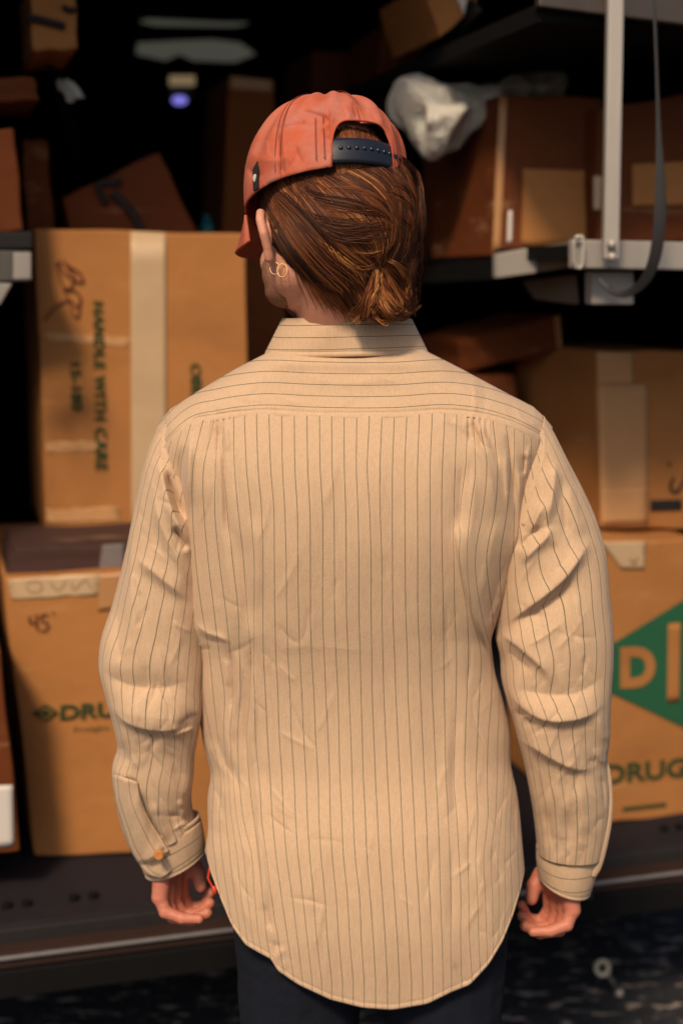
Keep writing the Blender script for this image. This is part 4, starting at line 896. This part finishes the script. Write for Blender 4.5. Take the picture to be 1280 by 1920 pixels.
def hand(mir):
    def q(x, y, Y):
        if mir: x, y = 1372-x, y+24
        return atv(x, y, Y)
    W_ = q(322, 1605, 1.925)
    mc = [((306, 1622, 1.908), (300, 1682, 1.902)), ((315, 1618, 1.922), (311, 1688, 1.920)), ((326, 1616, 1.936), (325, 1686, 1.939)), ((338, 1614, 1.950), (339, 1676, 1.957))]
    for i, (a_, c_) in enumerate(mc):
        mb.caps(W_, .021, q(*a_), .0145); mb.caps(q(*a_), .0150, q(*c_), .0120+.0006*(i > 0))
        mb.sphere(q(*c_), .0125)
    for i in range(3):
        for k in (.2, .4, .6, .8):
            A = q(*mc[i][0]).lerp(q(*mc[i][1]), k); B = q(*mc[i+1][0]).lerp(q(*mc[i+1][1]), k); mb.caps(A, .0125, B, .0125, 10)
    fing = [[(300, 1682, 1.902), (310, 1710, 1.896), (341, 1722, 1.893), (373, 1723, 1.894)],
            [(311, 1688, 1.920), (325, 1719, 1.918), (360, 1725, 1.915), (388, 1712, 1.916)],
            [(325, 1686, 1.939), (342, 1716, 1.940), (374, 1715, 1.938), (393, 1694, 1.938)],
            [(339, 1676, 1.957), (358, 1704, 1.962), (385, 1697, 1.960), (394, 1674, 1.958)]]
    for i, fg in enumerate(fing):
        r = [.0112, .0100, .0090, .0078] if i in (1, 2) else [.0106, .0094, .0084, .0072]
        for k in range(3):
            mb.caps(q(*fg[k]), r[k], q(*fg[k+1]), r[k+1]*.97, 14); mb.sphere(q(*fg[k+1]), r[k+1]*1.06)
    th_ = [(338, 1608, 1.945), (356, 1616, 1.955), (371, 1636, 1.950), (376, 1662, 1.943)]; r = [.017, .0145, .0112, .0092]
    for k in range(3): mb.caps(q(*th_[k]), r[k], q(*th_[k+1]), r[k+1]*.97, 14)
    mb.sphere(q(*th_[2]), .0118); mb.caps(q(338, 1640, 1.950), .013, q(358, 1624, 1.953), .0125)
hand(False); hand(True)
body = mb.build('body', SKIN, person, True); remesh(body, .0022, 4, .5)

# beard (short stubble shell) and hair
def hair_surface(px, py):
    xc = smooth_interp(py, [(200, 672), (240, 668), (320, 640), (380, 640), (440, 643), (500, 652), (540, 668), (575, 695), (610, 700)])
    wd = smooth_interp(py, [(200, 100), (240, 118), (320, 140), (380, 143), (440, 140), (500, 128), (540, 110), (575, 88), (610, 75)])
    yb = smooth_interp(py, [(200, 1.83), (240, 1.815), (290, 1.796), (330, 1.770), (400, 1.753), (460, 1.760), (520, 1.782), (560, 1.795), (600, 1.803)])
    d = np.clip(1-((px-xc)/wd)**2, 0, 1)
    return yb+.10*(1-np.sqrt(d))
def build_hair():
    mb = MB()
    mb.sphere(hp(.0, -.006, .015), (.088, .098, .096), HM); mb.sphere(hp(.003, -.018, -.042), (.088, .088, .058), HM)
    mb.sphere(atv(690, 505, 1.842), (.058, .052, .052)); mb.sphere(atv(722, 555, 1.835), (.036, .028, .030)); mb.sphere(atv(737, 500, 1.850), (.032, .045, .05)); mb.sphere(atv(735, 420, 1.855), (.036, .06, .06))
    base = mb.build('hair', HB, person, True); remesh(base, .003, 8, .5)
    HBV = bvh_of([base]); BDV = bvh_of([base, body]); o0 = Vector((0, 0, CH))
    gx, gy = np.meshgrid(np.arange(470, 800, 3), np.arange(225, 620, 3))
    rr_ = rays(gx.ravel(), gy.ravel())
    def field(T): return np.array([(lambda h: h.y if h else 9.)(T.ray_cast(o0, Vector(r_.tolist()).normalized())[0]) for r_ in rr_]).reshape(gx.shape)
    FB, FD = field(HBV), field(BDV)
    def look(Fd, px, py):
        i = np.clip(((py-225)/3), 0, Fd.shape[0]-1.01); j = np.clip((px-470)/3, 0, Fd.shape[1]-1.01); i0, j0 = i.astype(int), j.astype(int); a, b = i-i0, j-j0
        q = np.stack([Fd[i0, j0], Fd[i0+1, j0], Fd[i0, j0+1], Fd[i0+1, j0+1]])
        r = q[0]*(1-a)*(1-b)+q[1]*a*(1-b)+q[2]*(1-a)*b+q[3]*a*b; return np.where(q.max(0) > 5, 9., r)
    FAM = [
     # (guides list, count, colour lo, hi, width, lift)
     ([[(482, 352), (498, 390), (528, 438), (552, 480), (578, 520), (600, 548)], [(500, 335), (528, 385), (570, 445), (610, 490), (640, 520), (660, 545)], [(530, 325), (565, 372), (610, 430), (655, 470), (690, 498), (702, 520)],
       [(565, 318), (600, 350), (645, 400), (690, 445), (712, 480), (712, 500)], [(595, 312), (636, 338), (690, 372), (728, 415), (732, 455), (716, 488)], [(615, 300), (668, 316), (718, 348), (745, 392), (745, 445), (722, 486)]], 8200, .02, .95, .0007, .008),
     ([[(625, 300), (665, 306), (715, 334), (748, 382), (752, 440), (730, 482)], [(665, 296), (700, 308), (738, 345), (762, 395), (765, 450), (740, 492)], [(705, 292), (735, 310), (762, 350), (776, 400), (776, 460), (755, 505)], [(742, 290), (762, 318), (776, 360), (783, 410), (784, 470), (768, 520)]], 4200, .0, .65, .0007, .008),
     ([[(628, 275), (632, 300), (640, 330)], [(640, 238), (650, 285), (660, 335)], [(690, 240), (695, 285), (700, 335)], [(738, 250), (738, 290), (742, 330)]], 1600, .30, .80, .0006, -1),
     # below the knot
     ([[(708, 488), (700, 515), (690, 550), (670, 580), (655, 592)], [(710, 490), (705, 525), (702, 560), (700, 580), (704, 592)]], 1500, .30, 1.0, .0007, .011),
     ([[(712, 490), (708, 530), (712, 565), (730, 588), (738, 592)], [(714, 490), (722, 530), (738, 562), (758, 580), (768, 583)], [(714, 488), (732, 515), (752, 540), (764, 560), (776, 566)], [(716, 486), (742, 500), (764, 515), (774, 530), (770, 548)]], 3600, .25, 1.0, .0007, .012),
     ([[(730, 540), (745, 560), (765, 574), (784, 562)], [(728, 548), (748, 570), (768, 580), (783, 572)]], 120, .5, 1.0, .0006, .014),
     ([[(768, 380), (780, 420), (782, 470), (776, 515), (765, 545)], [(745, 470), (762, 500), (770, 530), (772, 556)]], 900, .03, .45, .0007, .009),
     # loose locks over the top layer
     ([[(545, 345), (600, 362), (668, 372), (722, 398), (742, 440)], [(520, 372), (590, 392), (660, 402), (715, 400), (748, 425)], [(540, 420), (600, 432), (660, 452), (705, 448), (730, 432)], [(560, 450), (620, 470), (670, 492), (700, 500), (716, 488)]], 800, .15, .82, .0005, .010),
     ([[(640, 325), (690, 345), (735, 340), (770, 372), (760, 420)], [(700, 330), (742, 372), (752, 420), (778, 452), (765, 500)]], 450, .10, .75, .0005, .009),
     # fine neck hair
     ([[(545, 450), (565, 490), (590, 530), (610, 560)], [(585, 500), (610, 530), (640, 555), (660, 575)], [(640, 530), (660, 550), (675, 570), (680, 588)]], 1500, .45, .85, .00045, -2),
     ([[(530, 420), (548, 455), (568, 485)], [(556, 470), (585, 510), (612, 540)], [(590, 510), (620, 545), (648, 572)]], 1100, .30, .7, .0005, -2),
     ([[(600, 470), (630, 510), (655, 545), (668, 575)], [(640, 490), (665, 520), (680, 550), (684, 582)], [(690, 500), (688, 535), (690, 560), (690, 588)]], 1500, .15, .75, .0007, .003),
     ([[(784, 400), (786, 450), (782, 500), (772, 550)], [(770, 400), (776, 460), (776, 510), (768, 560)], [(755, 440), (764, 500), (764, 540), (756, 575)]], 1500, .05, .5, .0007, .003)]
    VV, FF, UV = [], [], []; base_i = 0; NS = 12
    ts = np.linspace(0, 1, NS)
    for guides, cnt, lo, hi, wid, lift in FAM:
        G = []
        for g in guides:
            tt = np.linspace(0, 1, len(g)); G.append(np.stack([smooth_interp(ts, list(zip(tt, [p[0] for p in g]))), smooth_interp(ts, list(zip(tt, [p[1] for p in g])))], -1))
        G = np.array(G); n = len(G)
        nclump = max(10, cnt//22); cl_s = rng.uniform(0, n-1, nclump); cl_c = rng.uniform(0, 1, nclump)**1.3; cl_l = rng.uniform(0, 1, nclump)
        cl_o = rng.normal(0, 1, (nclump, 2)); cl_b = rng.normal(0, 13 if lift > 0 else 3, nclump)
        for k in range(cnt):
            c = rng.integers(nclump); s = np.clip(cl_s[c]+rng.normal(0, .045*n**.5), 0, n-1.001); i = int(s); f = s-i
            P = G[i]*(1-f)+G[i+1]*f if n > 1 else G[0].copy()
            off = cl_o[c]*3.4+rng.normal(0, .8 if lift != -2 else 8, 2); wave = np.sin(ts*(3+3*((c*.37)%1))+c)*4.6+np.sin(ts*8+c*2)*1.3
            t0 = rng.uniform(0, .5) if rng.random() < .6 else 0; t1 = min(1, t0+rng.uniform(.45, 1))
            tt = t0+(t1-t0)*ts; bend = np.sin(tt*math.pi)*cl_b[c]; Px = np.interp(tt, ts, P[:, 0])+off[0]*(.3+1.1*tt)+wave*.8+bend*.5; Py = np.interp(tt, ts, P[:, 1])+off[1]*(.3+1.1*tt)+wave*.7-bend
            d = hair_surface(Px, Py)-(lift*1.6*(.05+.95*cl_l[c]**1.3)+rng.uniform(-.0015, .0015))*np.sin(np.clip(tt, 0.05, .9)*math.pi*.8)-.001
            if lift < 0:
                d = look(FB if lift == -1 else FD, Px, Py)
                if (d > 5).any(): continue
                d = d-.0010-rng.uniform(0, .0018)
            else:
                fb = look(FB, Px, Py)
                d = np.where(Py > 330, np.minimum(d, fb-.0008-.0015*cl_l[c]), d)
            Q = at(Px, Py, d)
            T_ = np.gradient(Q, axis=0); T_ /= np.linalg.norm(T_, axis=1, keepdims=True)+1e-9
            B_ = np.cross(T_, np.array([rng.normal(0, .5), -1, rng.normal(0, .5)])); B_ /= np.linalg.norm(B_, axis=1, keepdims=True)+1e-9
            wv = wid*.72*rng.uniform(.6, 1.3)*np.clip(np.minimum(ts*6+.3, (1-ts)*4+.08), 0, 1)
            a_ = Q-B_*wv[:, None]; c_ = Q+B_*wv[:, None]; VV.append(np.stack([a_, c_], 1).reshape(-1, 3))
            colr = lo+(hi-lo)*np.clip(.75*cl_c[c]+.55*rng.random()**2.2-.05, 0, 1)
            uvv = np.stack([np.clip(colr+.12*(tt-.5), 0, 1), tt], -1); UV.append(np.repeat(uvv, 2, 0))
            j = base_i+2*np.arange(NS-1); FF.append(np.stack([j, j+1, j+3, j+2], -1)); base_i += 2*NS
    me = mesh('hair_strands', np.concatenate(VV), np.concatenate(FF), np.concatenate(UV))
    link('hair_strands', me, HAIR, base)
build_hair()
# stubble on the jaw
mb = MB(); mb.sphere(hp(-.034, .062, -.100), (.032, .034, .024), HM); mb.sphere(hp(0, .074, -.113), (.033, .033, .024), HM); mb.sphere(hp(.030, .052, -.100), (.040, .042, .030), HM)
mb.sphere(hp(-.058, .058, -.080), (.012, .020, .026), HM); mb.sphere(hp(.058, .058, -.080), (.012, .020, .026), HM)
m_, t_, b_ = M_('stubble', rough=.8); t_.links.new(mix(t_, noise(t_, 260, 3), (.11, .045, .022), (.36, .16, .09)), b_.inputs['Base Color']); bump(t_, b_, noise(t_, 500, 3), .8, .002)
bd = mb.build('beard', m_, person, True); remesh(bd, .003, 4)
# earrings
EB = bvh_of([body])
for (x, y, rx, ry, Yd_) in ((515, 503, .0058, .0075, 0), (529, 507, .0064, .0080, 0)):
    Yd = min([h.y for h in [EB.ray_cast(Vector((0, 0, CH)), Vector(rays(x+i_, y+j_).tolist()).normalized())[0] for i_ in (-8, 0, 8) for j_ in (-10, 0, 10)] if h])-.004
    mb = MB(); c = atv(x, y, Yd); mb.tube([c+Vector((math.cos(q)*rx, math.sin(q)*.004, math.sin(q)*ry)) for q in np.linspace(0, 2*math.pi, 28)], .0006, 8, False); mb.build('earring', GOLD, person, True)

# ---------------------------------------------------------------- cap
CA, CBx, CHh = .117, .102, .137
def cap_pt(th, v, off=0.0):
    """th: 0 at the front, pi at the back; v 0..1 from rim to crown"""
    n = 2.35
    c, s = np.cos(v*math.pi/2), np.sin(v*math.pi/2)
    rad = np.clip(c, 0, 1)**(2/n)*(1+.03*np.sin(v*math.pi)); h = s**(2/n)
    fr = np.cos(th)
    f = fr*CA*rad*(1+.03*fr)+.002*h; r = np.sin(th)*CBx*rad+.010*h
    hh = CHh*h*(1+.05*fr*rad)-.010*(1-v)*np.abs(np.sin(th))**2*0
    nrm = np.stack([r/CBx**2, f/CA**2, hh/CHh**2+1e-6], -1); nrm /= np.linalg.norm(nrm, axis=-1, keepdims=True)
    L = np.stack([r, f, hh], -1)+nrm*np.asarray(off)[..., None] if np.ndim(off) else np.stack([r, f, hh], -1)+nrm*off
    B = np.array([list(Rr), list(Ff), list(Uu)]); return L @ B+np.array(CC)
CAPF = [([(520, 228), (524, 270), (530, 310), (538, 340)], 3, 3, -.0016), ([(528, 226), (532, 270), (538, 320)], 4, 4, .0014), ([(560, 205), (600, 215), (640, 232)], 8, 8, -.003), ([(580, 200), (620, 222), (600, 245)], 8, 6, .0035), ([(660, 185), (664, 205), (668, 226)], 4, 4, -.003),
 ([(640, 190), (652, 210), (655, 228)], 8, 6, .003), ([(455, 300), (470, 320), (500, 330)], 9, 9, -.005), ([(460, 280), (500, 300), (560, 290)], 10, 12, .003), ([(500, 240), (540, 235), (590, 225)], 8, 8, -.002), ([(690, 200), (720, 212), (740, 230)], 7, 7, -.0025), ([(700, 215), (730, 232), (750, 262)], 6, 6, .0025), ([(478, 340), (510, 345), (560, 330)], 7, 7, -.0018)]
def build_cap():
    NT, NV = 360, 90
    th = np.linspace(0, 2*math.pi, NT+1); da = np.degrees(np.abs(th-math.pi-math.radians(0)))
    HW = 25.0
    arch = np.where(da < HW, .275*np.clip(1-(da/HW)**5, 0, 1)**(1/2.2), 0)
    # make the arch sides steep
    v = np.linspace(0, 1, NV)[:, None]; Vv = arch[None]+(1-arch[None])*v; TH = np.broadcast_to(th, Vv.shape)
    off = .0020*np.sin(TH*9+Vv*5)*np.sin(Vv*math.pi)+.0016*np.sin(TH*17+Vv*9)*np.sin(Vv*math.pi)
    for a0 in np.radians([0, 62, 118, 180, 242, 298]): off -= .0016*np.exp(-((TH-a0)/.02)**2)
    P = cap_pt(TH, Vv, off)
    px, py = topx(P); fd = 1.7*fold_disp(px.ravel(), py.ravel(), CAPF).reshape(px.shape)+micro(px.ravel(), py.ravel(), 77, 40, (455, 190, 760, 350), (60, 60), w=(3, 7), L=(20, 60), amp=(.0005, .0013)).reshape(px.shape); facing = (P[..., 1] < CC.y+.02)
    P = push(P, fd*facing)
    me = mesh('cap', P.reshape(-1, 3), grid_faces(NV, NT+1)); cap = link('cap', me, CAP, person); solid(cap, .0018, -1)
    # opening binding
    for d0, sg in ((0, 1),):
        i = np.where(da < HW+.8)[0]; mb = MB(); mb.tube([tuple(p) for p in cap_pt(th[i], arch[i], .0006)], .0013, 6); mb.build('opening_trim', M_('trim', (.45, .08, .04), .9)[0], cap, True)
    # zigzag stitching beside the opening, panel stitching
    def zig(a0, v0, v1, n, amp):
        mb = MB()
        T = [cap_pt(np.array(math.pi+math.radians(a0+(amp if k % 2 else -amp))), np.array(v0+(v1-v0)*k/n), .0026) for k in range(n+1)]; mb.tube([tuple(p) for p in T], .00045, 5); mb.build('stitching', DK, cap, True)
    for a0 in (-29, -34.5): zig(a0, .03, .30, 26, .55)
    for a0 in (29, 34.5): zig(a0, .03, .30, 26, .55)
    for a0 in (64, 59.5, 0):
        mb = MB()
        T = [cap_pt(np.array(math.pi+math.radians(a0)), np.array(q), .0022) for q in np.linspace(.42 if a0 == 0 else .03, .9, 40)]; mb.tube([tuple(p) for p in T], .00038, 5); mb.build('stitching', DK, cap, True)
    # button on the crown
    mb = MB(); mb.sphere(Vector(cap_pt(np.array(0.), np.array(1.)).tolist()), (.007, .007, .004), HM); mb.build('crown_button', CAP, cap, True)
    # strap
    a = np.radians(np.linspace(-33, 33, 60))+math.pi; Vs = []
    for q in np.linspace(0, 1, 8):
        Vs.append(cap_pt(a, np.full(60, .015+.135*q), -.0025+.0015*math.sin(q*math.pi)))
    Vs = np.array(Vs); st = link('snap_strap', mesh('strap', Vs.reshape(-1, 3), grid_faces(8, 60)), NAVY, cap); solid(st, .0022, 0)
    for k in range(8):
        p = cap_pt(np.array(math.pi+math.radians(-21+k*5.6)), np.array(.085), -.0002); mb = MB(); mb.sphere(Vector(p.tolist()), (.0030, .0022, .0030)); mb.build('snap', M_('snap', (.006, .008, .016), .3)[0] if k == 0 else bpy.data.materials['snap'], st, True)
    # brim
    NB, NW = 24, 60; Vb = []
    for i in range(NB):
        s = i/(NB-1); row = []
        for j in range(NW):
            q = -1+2*j/(NW-1); an = q*math.radians(66); rr_, ff_ = math.sin(an)*CBx, math.cos(an)*CA
            ext = .072*(1-abs(q)**2.6)**.55*s
            drop = -.004-.030*abs(q)**1.8*(.3+.7*s)-.014*s
            row.append(tuple(hp(rr_*(1-.02*s), ff_+ext*1.0-.001, drop+.004)))
        Vb.append(row)
    Vb = np.array(Vb); br = link('brim', mesh('brim', Vb.reshape(-1, 3), grid_faces(NB, NW)), CAP, cap); solid(br, .0035, 0)
    # woven label on the left side
    A = np.radians([80, 85])+math.pi; 
    V = [cap_pt(np.array(A[0]), np.array(q), .0035) for q in (-.0, .13)]+[cap_pt(np.array(A[1]), np.array(q), .004) for q in (.10, -.0)]
    V[2] = V[2]; tb = link('label_tab', mesh('tab', [tuple(v) for v in V], [(0, 1, 2, 3)]), BLK, cap, False); solid(tb, .0015, 0)
    c = sum(Vector(tuple(v)) for v in V) if False else Vector(np.mean(V, 0).tolist()); mb = MB(); mb.sphere(c+Vector((-.0005, -.0016, -.001)), (.0028, .0008, .005)); mb.build('tab_emblem', M_('pale_thread', (.5, .5, .46), .8)[0], tb, True)
    return cap
build_cap()

# ---------------------------------------------------------------- trousers, cord, shoes
mb = MB(); hx = at(695, 1700, 1.89)[0]
hipz = at(695, 1650, 1.89)[2]
mb.sphere((hx, 1.905, hipz+.02), (.185, .095, .15)); 
for s in (-1, 1):
    mb.sphere((hx+s*.085, 1.895, hipz-.03), (.095, .092, .12))
    mb.caps((hx+s*.098, 1.89, hipz-.05), .098, (hx+s*.105, 1.885, hipz-.36), .072); mb.caps((hx+s*.105, 1.885, hipz-.36), .070, (hx+s*.11, 1.90, .12), .062)
tr = mb.build('trousers', DENIM, person, True); remesh(tr, .005, 6)
V = []
for s in (-1, 1):
    mb = MB(); cx = hx+s*.11
    mb.sphere((cx, 1.98, .045), (.045, .10, .045)); mb.sphere((cx, 1.90, .055), (.042, .06, .055)); mb.caps((cx, 1.90, .06), .042, (cx, 1.90, .13), .045)
    mb.box((cx, 1.955, .012), (.045, .13, .012)); so_ = mb.build('shoe', M_('boot_leather', (.05, .025, .012), .5)[0], person, True); remesh(so_, .004, 4)
tv = tr.data; V = np.array([tuple(v.co) for v in tv.vertices]); Nn = np.array([tuple(v.normal) for v in tv.vertices])
D = .004*vnoise(V[:, 0]*1000, V[:, 2]*1000, 41, 10, .02, .06)+.002*np.abs(vnoise(V[:, 0]*1000, V[:, 2]*1600, 42, 8, .04, .09))
tv.vertices.foreach_set('co', (V+Nn*D[:, None]).ravel()); tv.update()
mb = MB(); cp = [(404, 1618), (394, 1626), (390, 1646), (398, 1662), (403, 1672), (412, 1650)]
mb.tube([atv(x, y, 1.885) for x, y in cp], .0016, 8); mb.tube([atv(400, 1662, 1.884), atv(405, 1676, 1.884)], .0028, 8); mb.build('red_cord', RED, tr, True)
